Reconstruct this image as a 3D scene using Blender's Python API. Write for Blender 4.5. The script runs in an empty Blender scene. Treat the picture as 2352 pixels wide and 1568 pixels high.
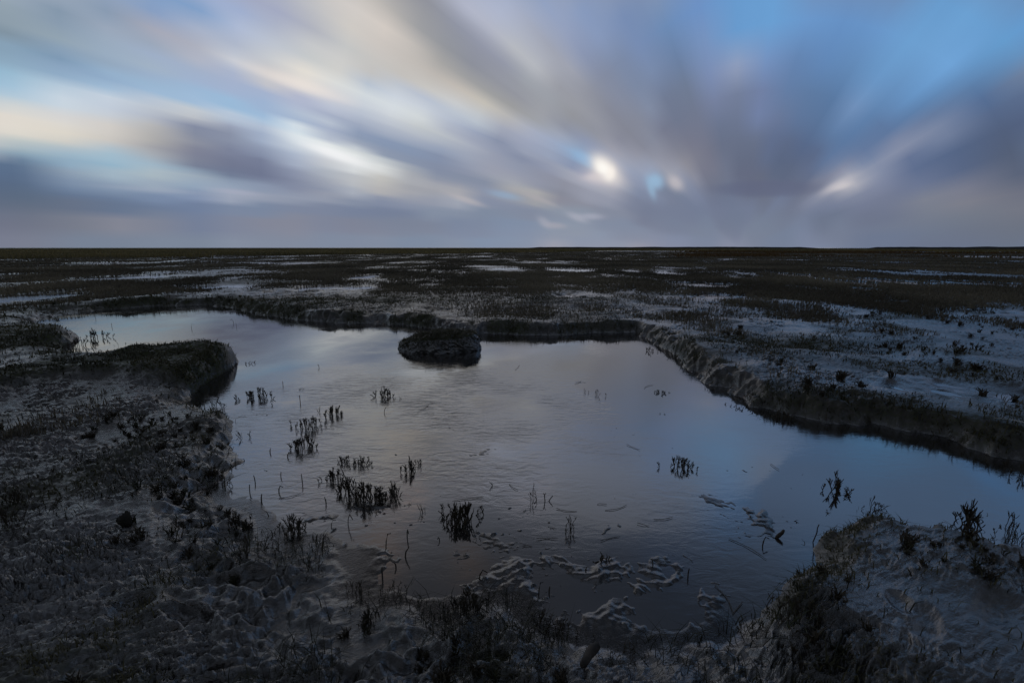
import bpy, math, random
import numpy as np
from mathutils import Vector, Matrix
S = bpy.context.scene
C = S.collection
R = math.radians

# ------------------------------------------------------------------ camera
CAM_H, LENS = 1.25, 16.0
F = 2352 * LENS / 36.0                      # focal length in units of a 2352 wide picture
PITCH = math.atan((784 - 568.5) / F)
cam = bpy.data.cameras.new('camera'); cam.lens = LENS; cam.sensor_width = 36; cam.clip_start = .05; cam.clip_end = 30000
camo = bpy.data.objects.new('camera', cam); C.objects.link(camo)
camo.location = (0, 0, CAM_H); camo.rotation_euler = (math.pi/2 - PITCH, 0, 0)
S.camera = camo
S.view_settings.view_transform = 'Standard'; S.view_settings.look = 'None'
S.view_settings.exposure = 0.0; S.view_settings.gamma = 1.0
S.cycles.max_bounces = 4; S.cycles.diffuse_bounces = 2; S.cycles.glossy_bounces = 3
S.cycles.transparent_max_bounces = 4
S.cycles.use_denoising = True

def ray(px, py):
    x, y = (px - 1176) / F, (784 - py) / F
    c, s = math.cos(PITCH), math.sin(PITCH)
    return np.array([x, c + y * s, -s + y * c])
def at(px, py, z=0.0):                      # the point of the ground (height z) seen in that direction
    d = ray(px, py); t = (CAM_H - z) / -d[2]
    return d[0] * t, d[1] * t
def unit(v): return v / np.linalg.norm(v)
def lin(c):
    return [((v / 255) / 12.92 if v / 255 <= .04045 else ((v / 255 + .055) / 1.055) ** 2.4) for v in c]

# ------------------------------------------------------------------ sky
SUN_DIR = unit(ray(1392, 392))
SUN_EL = math.asin(SUN_DIR[2]); SUN_AZ = math.atan2(SUN_DIR[0], SUN_DIR[1])
W = bpy.data.worlds.new('World'); S.world = W; W.use_nodes = True
nt = W.node_tree; nt.nodes.clear()
def N(t, **k):
    n = nt.nodes.new(t)
    for a, v in k.items(): setattr(n, a, v)
    return n
def L(a, b): nt.links.new(a, b)
def M(op, a, b=None, c=None):
    n = N('ShaderNodeMath', operation=op)
    for i, v in enumerate((a, b, c)):
        if v is None: continue
        if isinstance(v, (int, float)): n.inputs[i].default_value = v
        else: L(v, n.inputs[i])
    return n.outputs[0]
def mix(fac, a, b):
    n = N('ShaderNodeMix', data_type='RGBA')
    for i, v in ((0, fac), (6, a), (7, b)):
        if isinstance(v, (int, float)): n.inputs[i].default_value = v
        elif isinstance(v, (list, tuple)): n.inputs[i].default_value = (*v, 1)
        else: L(v, n.inputs[i])
    return n.outputs[2]
def smooth(v, lo, hi, a=0., b=1.):
    n = N('ShaderNodeMapRange', interpolation_type='SMOOTHSTEP')
    L(v, n.inputs[0]); n.inputs[1].default_value = lo; n.inputs[2].default_value = hi
    n.inputs[3].default_value = a; n.inputs[4].default_value = b
    return n.outputs[0]
tc = N('ShaderNodeTexCoord'); D = tc.outputs['Generated']
wind = ray(1700, 568.5); wind[2] = 0; wind = unit(wind); side = np.array([wind[1], -wind[0], 0])
def dot(v, w):
    n = N('ShaderNodeVectorMath', operation='DOT_PRODUCT'); L(v, n.inputs[0]); n.inputs[1].default_value = tuple(w); return n.outputs['Value']
sep = N('ShaderNodeSeparateXYZ'); L(D, sep.inputs[0]); dz = sep.outputs[2]
dzp = M('MAXIMUM', dz, 0.0)
xs = dot(D, side)
phi = M('ARCTAN2', xs, M('ADD', dzp, .004))
rho = M('LOGARITHM', M('ADD', M('SQRT', M('ADD', M('MULTIPLY', xs, xs), M('MULTIPLY', dzp, dzp))), .01), 2.718)
def streak(kp, kr, off, detail=3):
    cv = N('ShaderNodeCombineXYZ'); L(M('MULTIPLY', phi, kp), cv.inputs[0]); L(M('MULTIPLY', rho, kr), cv.inputs[1]); cv.inputs[2].default_value = off
    n = N('ShaderNodeTexNoise'); n.inputs['Scale'].default_value = 1; n.inputs['Detail'].default_value = detail; n.inputs['Roughness'].default_value = .5
    L(cv.outputs[0], n.inputs['Vector']); return n
sA, sB, sC = streak(5, 1.2, 0), streak(11, 1.1, 7), streak(2.5, .9, 3, 2)
# wispy edges: shift the lookup direction a little by the streak noise
vm = N('ShaderNodeVectorMath', operation='SUBTRACT'); L(sA.outputs['Color'], vm.inputs[0]); vm.inputs[1].default_value = (.5, .5, .5)
vs = N('ShaderNodeVectorMath', operation='MULTIPLY_ADD'); L(vm.outputs[0], vs.inputs[0])
k = N('ShaderNodeCombineXYZ'); rad = M('SQRT', M('ADD', M('MULTIPLY', xs, xs), M('MULTIPLY', dzp, dzp)))
sc = M('MULTIPLY', M('MULTIPLY', smooth(dz, .01, .3), smooth(rad, .2, .7)), .09)
for i in range(3): L(sc, k.inputs[i])
L(k.outputs[0], vs.inputs[1]); L(D, vs.inputs[2]); DW = vs.outputs[0]

sky = N('ShaderNodeTexSky', sky_type='NISHITA'); sky.sun_disc = False
sky.sun_elevation = SUN_EL; sky.sun_rotation = SUN_AZ; sky.dust_density = .6
SKY_K = 10.0                                # the cloud colours below are picture values; the background strength is 0.1
# colours of the evening sky noted along horizontal rows: (first x, step, {row: [x, r, g, b ...]})
SKY_ROWS = {0: '''
50|50 150 163 178,350 135 152 175,650 140 156 182,950 138 160 200,1150 133 162 206,1400 165 178 214,1650 168 172 200,1850 185 185 200,2100 205 202 205
200|50 132 148 165,300 150 165 182,600 158 172 194,850 158 168 190,1050 170 170 188,1300 172 180 206,1500 180 190 220,1750 180 184 206,2000 182 182 196,2100 190 188 195
350|50 140 165 190,300 130 155 185,600 152 170 195,850 166 180 202,1050 162 176 204,1250 180 182 200,1450 200 202 216,1700 206 206 214,1950 205 205 210,2100 212 208 210
500|50 155 188 215,300 150 175 205,600 150 175 208,850 155 180 210,1100 160 178 208,1350 166 180 212,1550 168 178 208,1750 205 200 205,1950 236 226 220,2100 236 230 228
580|50 165 195 222,350 188 205 226,700 165 190 220,1000 162 188 220,1300 160 188 222,1600 165 180 212,1850 178 182 208,2050 215 212 220
650|30 215 214 216,200 205 215 228,450 208 217 232,700 205 213 230,950 190 200 220,1200 165 190 222,1450 158 188 222,1700 160 180 214,1950 178 184 210,2100 190 194 214
740|50 228 218 212,300 218 214 218,600 205 208 220,850 188 194 214,1100 200 200 208,1250 205 206 214,1450 190 202 224,1650 162 188 222,1850 170 184 212,2020 196 202 218,2110 160 168 196
800|50 224 216 210,300 226 216 208,500 228 218 210,700 214 206 204,900 190 186 188,1080 166 162 168,1200 134 140 166,1400 158 164 188,1600 182 192 216,1750 185 205 230,1900 222 228 238,2060 170 178 204
870|50 190 196 200,300 200 200 200,500 216 208 202,750 205 198 196,950 176 172 174,1100 162 158 164,1250 132 138 162,1450 140 146 170,1650 166 178 206,1800 210 218 232,1920 244 246 250,2100 175 182 205
950|50 140 160 180,200 140 165 190,450 160 182 202,700 165 188 208,900 170 172 182,1080 150 148 160,1200 128 130 152,1400 125 130 156,1600 134 142 170,1750 175 185 210,1950 222 226 236,2100 236 236 240
1030|50 90 110 140,200 105 125 155,400 145 170 195,650 150 180 205,850 168 192 212,1050 160 178 198,1250 120 126 150,1450 115 120 146,1650 118 124 152,1850 168 176 200,2100 205 205 215
1090|50 88 106 136,200 96 114 145,450 145 160 182,700 165 182 200,900 172 184 196,1100 180 186 196,1300 140 158 182,1500 110 118 146,1700 112 118 146,1900 140 146 172,2100 178 182 196
1170|50 88 104 132,300 98 116 146,550 125 142 172,800 145 160 184,1000 158 170 190,1200 148 165 190,1400 150 162 186,1600 140 150 176,1800 132 138 164,2000 138 144 168,2100 165 168 184
1230|50 92 106 130,300 96 112 140,600 108 124 154,900 122 138 170,1200 132 146 178,1450 160 166 188,1700 150 156 178,1950 148 154 176,2100 152 154 172
1320|50 100 110 132,400 104 114 138,800 104 118 146,1200 114 128 160,1600 124 136 164,2000 126 134 160
1420|100 114 118 138,400 120 124 142,650 136 136 152,900 128 132 152,1200 118 128 156,1500 128 134 158,1750 134 136 156,2100 128 134 158
1530|100 122 126 146,600 120 130 152,1200 124 134 156,1700 130 138 160,2100 128 138 162''',
784: '''
50|50 215 206 205,250 206 196 192,400 172 168 170,550 150 150 162,700 160 164 186,850 182 184 206,1000 175 182 210,1200 150 168 208,1400 130 156 202,1600 136 158 202,1850 126 150 198,2100 106 150 202
200|50 214 206 204,250 218 206 202,450 190 184 184,600 150 150 158,750 148 150 168,900 176 178 198,1050 190 190 204,1200 170 174 196,1400 152 162 194,1600 136 152 190,1850 120 140 182,2100 110 142 190
330|50 205 203 205,250 210 200 198,450 205 195 192,620 165 162 164,800 140 142 158,950 150 152 172,1100 186 186 196,1300 164 166 184,1500 140 150 182,1750 128 142 176,2000 114 134 172,2120 108 130 170
450|50 206 202 202,250 200 194 194,450 198 190 188,650 178 172 172,850 145 145 156,1000 148 150 166,1150 172 174 184,1350 164 164 178,1550 140 148 174,1800 124 136 166,2100 108 126 160
560|50 212 216 224,200 190 198 216,350 196 200 214,520 205 200 200,700 200 190 186,900 160 158 162,1050 148 148 160,1250 158 160 172,1450 156 156 168,1700 132 138 162,2100 110 124 154
640|50 205 210 224,250 222 225 234,400 212 216 230,560 190 196 216,700 205 204 210,850 202 194 188,1050 158 156 160,1250 158 158 168,1450 152 152 164,1700 134 138 158,2100 112 122 150
730|50 160 168 192,200 180 186 206,350 212 214 224,500 216 218 224,650 186 192 212,800 198 204 216,1000 186 182 184,1200 160 160 168,1450 148 148 158,1700 134 136 154,2100 110 118 144
820|50 140 152 180,200 142 154 184,400 180 184 200,550 200 202 208,700 178 182 200,850 160 168 194,1000 158 162 184,1150 170 174 196,1300 158 164 186,1500 142 144 160,1800 130 132 150,2100 112 116 142
900|30 205 208 218,150 150 158 182,350 134 148 178,550 150 160 186,750 172 176 194,900 155 160 184,1030 134 142 170,1200 158 164 190,1350 156 168 198,1550 140 150 180,1800 132 134 154,2100 118 122 144
980|30 236 236 240,150 212 214 220,350 136 146 172,600 132 142 170,800 156 162 184,950 152 156 178,1060 130 138 166,1200 158 164 188,1350 150 160 188,1480 140 170 208,1800 152 152 170,2100 132 132 150
1060|50 222 222 228,200 222 222 226,400 164 168 182,600 132 140 166,800 140 146 170,1000 154 156 176,1150 144 150 174,1300 142 148 174,1500 130 142 175,1850 150 160 188,2100 150 152 172
1130|50 190 190 198,250 196 192 192,450 172 172 182,650 140 146 168,850 132 140 164,1050 160 162 176,1200 142 146 168,1350 136 138 158,1500 160 164 184,1700 165 168 186,1850 136 146 176,2120 160 162 178
1200|50 170 174 190,300 182 178 182,500 160 160 172,700 168 166 176,900 138 144 168,1180 168 166 172,1350 128 132 152,1500 146 150 172,1700 150 154 176,1850 122 134 165,2100 112 124 152
1260|50 134 142 166,300 132 140 166,500 148 152 172,700 160 164 182,900 132 140 166,1200 158 158 168,1400 132 134 154,1650 140 146 170,1850 116 126 155,2100 112 122 150
1330|50 120 130 158,300 118 128 156,600 132 142 166,900 124 136 162,1200 124 134 160,1450 130 142 166,1700 122 132 158,1900 106 118 148,2100 108 120 150
1420|50 128 132 154,400 124 132 156,800 122 134 162,1100 122 138 168,1450 128 142 168,1750 116 132 162,2100 108 122 152
1520|50 128 138 162,500 124 138 164,1000 122 140 170,1600 122 140 170,2100 116 132 164''',
1568: '''
50|50 112 148 204,300 106 156 212,600 108 160 216,900 108 156 210,1200 104 154 208,1600 108 158 212,2000 104 156 210
200|50 110 138 188,200 114 154 210,450 128 162 214,700 108 154 212,950 104 146 202,1150 106 150 206,1400 112 162 216,1700 110 162 216,2050 104 158 212
330|50 110 130 170,200 124 152 200,420 142 160 202,600 118 152 206,800 98 136 190,1000 98 132 184,1200 112 158 214,1500 116 166 220,1800 112 164 220,2080 104 150 200
430|50 112 126 158,200 126 142 184,420 152 160 190,600 118 140 188,800 94 126 174,1000 94 126 172,1200 116 164 220,1450 110 158 212,1700 116 166 222,1850 106 150 202,1980 98 128 172,2100 138 152 178
530|50 112 124 152,250 126 138 172,450 120 136 174,700 100 126 170,900 92 124 168,1080 104 148 200,1200 108 152 204,1400 104 144 194,1600 112 162 218,1750 94 128 174,1950 88 112 152,2100 92 112 150
620|50 112 122 148,250 118 128 162,500 114 128 168,700 104 124 164,900 90 120 164,1050 96 132 182,1200 104 144 194,1350 96 132 180,1500 108 154 208,1650 88 120 164,1850 86 110 152,2100 88 104 138
720|50 112 118 144,300 110 120 150,600 106 120 156,800 94 116 156,950 92 124 170,1080 122 150 194,1250 92 124 170,1450 92 122 166,1700 84 108 150,2100 82 98 130
820|50 114 118 142,300 104 114 142,600 98 112 148,850 90 114 154,1050 90 120 164,1250 96 120 162,1450 108 124 160,1600 128 138 168,1800 84 102 140,2100 82 94 124
910|50 116 118 140,300 102 110 136,600 92 104 136,800 86 102 138,1000 92 120 164,1200 92 114 156,1350 130 138 168,1470 152 156 178,1600 116 128 160,1800 84 100 134,2100 84 94 120
1000|20 140 138 152,150 114 116 138,400 98 106 132,650 88 100 130,800 90 104 138,1000 98 120 160,1150 112 128 164,1250 132 140 168,1400 100 114 150,1600 86 102 138,2100 84 94 120
1090|30 140 140 158,150 116 118 140,400 98 104 130,650 92 102 130,800 98 108 138,950 140 142 166,1050 158 160 180,1150 138 146 174,1350 98 112 148,1600 88 102 136,1900 88 98 126,2100 92 100 124
1160|30 128 136 164,200 108 114 138,450 98 104 128,700 98 106 132,850 120 124 148,970 188 184 194,1080 176 174 188,1200 130 136 164,1450 108 118 150,1700 100 108 136,1950 104 108 130,2100 102 106 126
1230|50 118 128 158,250 104 114 142,500 104 110 132,700 108 114 138,850 128 134 160,1000 148 148 168,1150 120 128 156,1400 124 130 152,1650 130 130 148,1850 140 134 146,2100 112 114 132
1290|50 108 120 150,250 108 118 148,420 110 120 149,600 112 122 152,900 112 122 152,1200 112 118 146,1500 124 128 146,1800 122 124 140,2100 116 118 134
1360|50 108 120 150,300 107 119 147,600 112 122 148,900 106 116 142,1200 108 116 142,1500 116 122 142,1800 114 120 138,2100 112 116 134
1440|100 112 126 154,500 114 126 152,1000 114 124 150,1500 108 118 142,2000 108 114 132
1520|100 112 128 158,600 112 126 154,1200 106 118 146,1700 104 114 140,2100 104 114 136'''}
# guessed colours outside the picture, overhead and to the sides (mirrored in the creek)
SKY_OUT = [(-300, 0, 140, 156, 176), (-300, 150, 150, 176, 200), (-300, 280, 210, 205, 205), (-300, 420, 90, 106, 134), (-300, 540, 116, 122, 142), (-110, 0, 145, 160, 176), (-110, 50, 134, 150, 168), (-110, 100, 138, 160, 182), (-110, 150, 150, 180, 208), (-110, 200, 172, 198, 222), (-110, 250, 222, 214, 210), (-110, 300, 222, 214, 208), (-110, 340, 186, 192, 198), (-110, 377, 92, 112, 142), (-110, 430, 88, 104, 132), (-110, 470, 96, 108, 132), (-110, 520, 112, 117, 138), (-110, 560, 120, 124, 144),
    (2450, 0, 104, 154, 210), (2450, 60, 104, 152, 206), (2450, 105, 100, 140, 186), (2450, 150, 126, 144, 174), (2450, 190, 90, 114, 152), (2450, 250, 84, 100, 134), (2450, 350, 82, 94, 122), (2450, 420, 100, 106, 126), (2450, 460, 114, 116, 134), (2450, 520, 104, 114, 136), (-1200, 200, 150, 168, 190), (-1200, 450, 100, 114, 138),
    (0, -150, 150, 162, 180), (300, -150, 150, 164, 190), (600, -150, 204, 188, 188), (850, -150, 226, 204, 194), (1050, -150, 196, 188, 190), (1250, -150, 178, 180, 198), (1500, -150, 128, 152, 200), (1800, -150, 104, 154, 212), (2200, -150, 104, 154, 210), (2600, -150, 104, 150, 204),
    (300, -450, 176, 174, 186), (700, -450, 232, 204, 188), (1000, -450, 214, 194, 184), (1300, -450, 160, 162, 182), (1700, -450, 118, 146, 190), (2200, -450, 106, 154, 208), (2800, -300, 106, 154, 208),
    (300, -1000, 170, 164, 170), (900, -1000, 178, 166, 164), (1300, -1000, 140, 140, 154), (1900, -1000, 116, 134, 164), (2700, -900, 106, 146, 194), (800, -2500, 120, 122, 134), (1500, -2500, 112, 118, 134), (-1500, -2000, 112, 120, 136), (4000, -2000, 104, 122, 152),
    (2650, 100, 96, 126, 170), (2650, 300, 86, 102, 136), (2650, 450, 94, 100, 124), (3400, 250, 88, 102, 134), (3400, 480, 100, 108, 130), (5000, 300, 92, 104, 130)]

def sky_samples():
    out = []
    for x0, txt in SKY_ROWS.items():
        for row in txt.strip().split('\n'):
            y, rest = row.split('|')
            for c in rest.split(','):
                x, r_, g_, b_ = map(float, c.split()); out.append((x0 + x * .3664, float(y) * .3664, r_ * .99, g_ * 1.006, b_ * .99))
    return np.array(out + SKY_OUT, float)
SMP = sky_samples(); VPX, VPY = 1700., 568.5
def project(d):                              # direction -> picture units, clamped for directions beside and behind
    c, s_ = math.cos(PITCH), math.sin(PITCH); f_ = d[..., 1] * c - d[..., 2] * s_; u_ = d[..., 1] * s_ + d[..., 2] * c
    f_ = np.maximum(f_, .12); return 1176 + F * d[..., 0] / f_, 784 - F * u_ / f_
def sky_lookup(px, py):
    """colour of the sky there: the noted colours, blended far along the wind and little across it"""
    dx = px[:, None] - SMP[None, :, 0]; dy = py[:, None] - SMP[None, :, 1]
    mx, my = (px[:, None] + SMP[None, :, 0]) / 2 - VPX, (py[:, None] + SMP[None, :, 1]) / 2 - VPY; l = np.hypot(mx, my) + 1e-6; ex, ey = mx / l, my / l
    a = dx * ex + dy * ey; b = -dx * ey + dy * ex
    near = np.clip((l - 150) / 350, 0, 1); q = (a / (21 + 23 * near)) ** 2 + (b / (20 - 6.5 * near)) ** 2
    w = np.exp(-q * .9) / (q + .06) + 2e-5 / (1 + (dx * dx + dy * dy) / 250 ** 2) ** 1.5
    cl = np.array([lin(c_) for c_ in SMP[:, 2:]])
    return (w[:, :, None] * cl[None]).sum(1) / w.sum(1)[:, None]
edge = [(0, y_) for y_ in (568, 545, 522, 500, 480, 460, 440, 420, 400, 380, 362, 345, 328, 310, 292, 275, 258, 240, 220, 200, 175, 150, 125, 100, 70, 40, 0)] + [(x_, 0) for x_ in (90, 190, 290, 390, 490, 590, 690, 790, 880, 970, 1060, 1150, 1240, 1330, 1420, 1510, 1600, 1690, 1780, 1870, 1960, 2060, 2160, 2260)] + [(2352, y_) for y_ in (0, 60, 120, 170, 220, 280, 340, 400, 440, 480, 520, 568)]
alph = np.radians([0, 1.5, 3, 4.5, 6, 7.5, 9, 11, 13, 15.5, 18, 21, 24, 27, 30, 33, 36, 39, 42, 45, 48, 51, 54, 57, 60, 63, 66, 69, 72, 76, 95, 150])
alpha_n = M('DIVIDE', M('ARCTAN2', M('SQRT', M('ADD', M('MULTIPLY', xs, xs), M('MULTIPLY', dzp, dzp))), dot(D, wind)), math.pi)
phi_n = M('ARCTAN2', xs, M('ADD', dzp, 1e-5))
# let the streaks wander a little so that the slices do not show
phi_n = M('ADD', phi_n, M('MULTIPLY', M('MULTIPLY', M('SUBTRACT', sB.outputs[0], .5), .05), smooth(rad, .12, .45)))
col = None; last = None
for i, (ex_, ey_) in enumerate(edge):
    d_ = unit(ray(ex_, ey_)); p_ = math.atan2(float(np.dot(d_, side)), max(float(d_[2]), 1e-5))
    dirs = np.array([wind * math.cos(a_) + math.sin(a_) * (side * math.sin(p_) + np.array([0, 0, 1.]) * math.cos(p_)) for a_ in alph])
    c_ = sky_lookup(*project(dirs))
    rp = N('ShaderNodeValToRGB'); e_ = rp.color_ramp.elements
    while len(e_) < len(alph): e_.new(.5)
    for el, a_, cc in zip(e_, alph, c_): el.position = a_ / math.pi; el.color = (*cc, 1)
    if i % 8 == 0 and i: an_, pn_ = M('MULTIPLY_ADD', col, 1e-8, alpha_n), M('MULTIPLY_ADD', col, 1e-8, phi_n)
    elif i == 0: an_, pn_ = alpha_n, phi_n
    L(an_, rp.inputs[0])
    if col is None: col = rp.outputs[0]
    else:
        mr = N('ShaderNodeMapRange'); L(pn_, mr.inputs[0]); mr.inputs[1].default_value = last; mr.inputs[2].default_value = p_
        col = mix(mr.outputs[0], col, rp.outputs[0])
    last = p_
nsc = N('ShaderNodeVectorMath', operation='SCALE'); L(sky.outputs[0], nsc.inputs[0]); nsc.inputs['Scale'].default_value = .02
col = mix(.05, col, nsc.outputs[0])

def feature(col, ax, ay, bx, by, w, rgb, alpha, warp=True, sharp=1.0):
    a, b = unit(ray(ax, ay)), unit(ray(bx, by))
    c = unit(a + b); t1 = b - a; s1 = np.linalg.norm(t1) / 2; t1 = t1 - c * t1.dot(c); t1 = unit(t1); t2 = np.cross(c, t1)
    depth = np.linalg.norm(ray((ax + bx) / 2, (ay + by) / 2)); s2 = w / F / depth
    m = Matrix((t1, t2, c)).transposed()
    mp = N('ShaderNodeMapping', vector_type='TEXTURE'); L(DW if warp else D, mp.inputs[0])
    mp.inputs[1].default_value = tuple(c); mp.inputs[2].default_value = m.to_euler(); mp.inputs[3].default_value = (s1, s2, 1)
    dd = N('ShaderNodeVectorMath', operation='DOT_PRODUCT'); L(mp.outputs[0], dd.inputs[0]); L(mp.outputs[0], dd.inputs[1])
    q = dd.outputs['Value']
    if sharp != 1.0: q = M('POWER', q, sharp)
    g = M('MULTIPLY', M('POWER', math.exp(-1), q), alpha)
    return mix(g, col, lin(rgb))

FEATURES = [
    (1640, 434, 1880, 432, 18, (97, 103, 128), .7, 2.5),
    (560, 150, 800, 236, 12, (240, 229, 221), .5), (690, 328, 850, 382, 11, (252, 252, 253), .7),
    (1030, 446, 1110, 472, 7, (186, 180, 182), .6), (1120, 440, 1196, 456, 8, (146, 172, 200), .6), (1196, 440, 1280, 474, 6, (172, 168, 172), .6), (240, 428, 460, 444, 5, (160, 170, 188), .4), (480, 434, 600, 448, 6, (172, 174, 192), .5),
    (1316, 350, 1368, 376, 12, (146, 178, 212), .8), (1338, 362, 1366, 386, 9, (148, 180, 212), .5), (1320, 402, 1430, 416, 18, (186, 182, 194), .6), (1352, 410, 1400, 410, 12, (206, 200, 204), .5), (1362, 366, 1426, 418, 30, (206, 200, 200), .7), (1364, 362, 1414, 412, 20, (246, 238, 230), .85), (1370, 372, 1404, 406, 13, (255, 252, 246), .95), (1392, 396, 1412, 400, 14, (252, 244, 236), .7), (1340, 408, 1390, 404, 9, (214, 206, 208), .55),
    (1484, 408, 1522, 424, 15, (148, 182, 212), .75), (1490, 416, 1503, 456, 8, (150, 184, 212), .55), (1500, 402, 1514, 432, 13, (152, 184, 212), .5), (1536, 406, 1566, 434, 13, (196, 190, 194), .7),
    (1236, 500, 1266, 522, 9, (166, 168, 182), .6), (1250, 516, 1300, 520, 7, (168, 166, 176), .6), (1302, 490, 1348, 508, 8, (172, 174, 188), .6), (1330, 496, 1386, 498, 7, (170, 172, 188), .6),
    (1888, 444, 1960, 406, 10, (196, 192, 198), .7), (1914, 434, 1960, 420, 8, (210, 204, 206), .6),
]
D0, DW0 = D, DW
def after(v, c):                            # evaluate the features in batches, one after the other
    n = N('ShaderNodeVectorMath', operation='MULTIPLY_ADD'); L(c, n.inputs[0]); n.inputs[1].default_value = (1e-7,) * 3; L(v, n.inputs[2]); return n.outputs[0]
for i, f in enumerate(FEATURES):
    if i % 12 == 0: D, DW = after(D0, col), after(DW0, col)
    small = f[4] < 12
    col = feature(col, *f[:7], warp=not small, sharp=(f[7] if len(f) > 7 else 1.25))
D = D0
# fine streaks along the wind
gain = M('ADD', 1.0, M('MULTIPLY', M('MULTIPLY', smooth(rad, .15, .6), .22), M('SUBTRACT', M('ADD', M('MULTIPLY', sB.outputs[0], .6), M('MULTIPLY', sC.outputs[0], .4)), .5)))
up = M('MULTIPLY', M('ADD', smooth(dz, .40, .64, 1.0, .17), smooth(dz, .76, .92, 0.0, .54)), smooth(M('ADD', dot(D, (0, 1, 0)), 0.0), -.25, .7, .48, 1.0))  # unseen sky shaped: dark above frame, brighter zenith to light land, dimmer behind
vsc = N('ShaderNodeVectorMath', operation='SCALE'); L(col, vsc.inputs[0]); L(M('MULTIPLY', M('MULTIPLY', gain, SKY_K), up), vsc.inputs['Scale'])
bg = N('ShaderNodeBackground'); bg.inputs['Strength'].default_value = .1
L(vsc.outputs[0], bg.inputs['Color'])
wo = N('ShaderNodeOutputWorld'); L(bg.outputs[0], wo.inputs[0])
W.cycles.sampling_method = 'MANUAL'; W.cycles.sample_map_resolution = 512

sun = bpy.data.lights.new('sun', 'SUN'); sun.energy = .06; sun.angle = R(50); sun.color = (1, .93, .84)
so = bpy.data.objects.new('sun', sun); C.objects.link(so)
so.rotation_euler = Vector(tuple(SUN_DIR)).to_track_quat('Z', 'Y').to_euler()

# ------------------------------------------------------------------ helpers
def tag(o, label=None, cat=None, group=None, kind=None):
    if label: o['label'] = label
    if cat: o['category'] = cat
    if group: o['group'] = group
    if kind: o['kind'] = kind
    return o
def mesh_obj(name, v, faces_flat, n_per, mats, parent=None, smooth_=True, attrs=None, link=True):
    """faces_flat: (nf, n_per) int array"""
    me = bpy.data.meshes.new(name)
    v = np.asarray(v, np.float32); f = np.asarray(faces_flat, np.int32)
    me.vertices.add(len(v)); me.vertices.foreach_set('co', v.ravel())
    me.loops.add(f.size); me.loops.foreach_set('vertex_index', f.ravel())
    me.polygons.add(len(f)); me.polygons.foreach_set('loop_start', np.arange(len(f), dtype=np.int32) * n_per)
    try: me.polygons.foreach_set('loop_total', np.full(len(f), n_per, np.int32))
    except Exception: pass
    me.update(calc_edges=True); me.validate()
    if smooth_: me.polygons.foreach_set('use_smooth', np.ones(len(me.polygons), bool))
    for kx, a in (attrs or {}).items():
        at_ = me.attributes.new(kx, 'FLOAT', 'POINT'); at_.data.foreach_set('value', np.asarray(a, np.float32))
    me.materials.append(mats)
    if not link: return me
    o = bpy.data.objects.new(name, me); C.objects.link(o)
    if parent: o.parent = parent
    return o

rs = np.random.RandomState(11)
_P = np.concatenate([rs.permutation(512)] * 2).astype(np.int32); _A = rs.rand(512) * 2 * np.pi
_GX, _GY = np.cos(_A).astype(np.float32), np.sin(_A).astype(np.float32)
def perlin(x, y, seed=0):
    x = np.asarray(x, np.float32) + seed * 17.31; y = np.asarray(y, np.float32) + seed * 9.77
    xf, yf = np.floor(x), np.floor(y); xi, yi = xf.astype(np.int32) & 511, yf.astype(np.int32) & 511
    x = x - xf; y = y - yf
    u = x * x * x * (x * (x * 6 - 15) + 10); w = y * y * y * (y * (y * 6 - 15) + 10)
    x1, y1 = (xi + 1) & 511, (yi + 1) & 511
    def g(ix, iy, dx, dy):
        h = _P[_P[ix] + iy]; return _GX[h] * dx + _GY[h] * dy
    a = g(xi, yi, x, y); b = g(x1, yi, x - 1, y); c = g(xi, y1, x, y - 1); d = g(x1, y1, x - 1, y - 1)
    a = a + u * (b - a); c = c + u * (d - c)
    return (a + w * (c - a)) * 1.5
def fbm(x, y, s, o=4, seed=0, g=.5):
    r = 0; a = 1
    for i in range(o):
        r = r + a * perlin(x / s, y / s, seed + i); s *= .5; a *= g
    return r
def sst(a, b, x):
    t = np.clip((x - a) / (b - a), 0, 1); return t * t * (3 - 2 * t)

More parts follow.
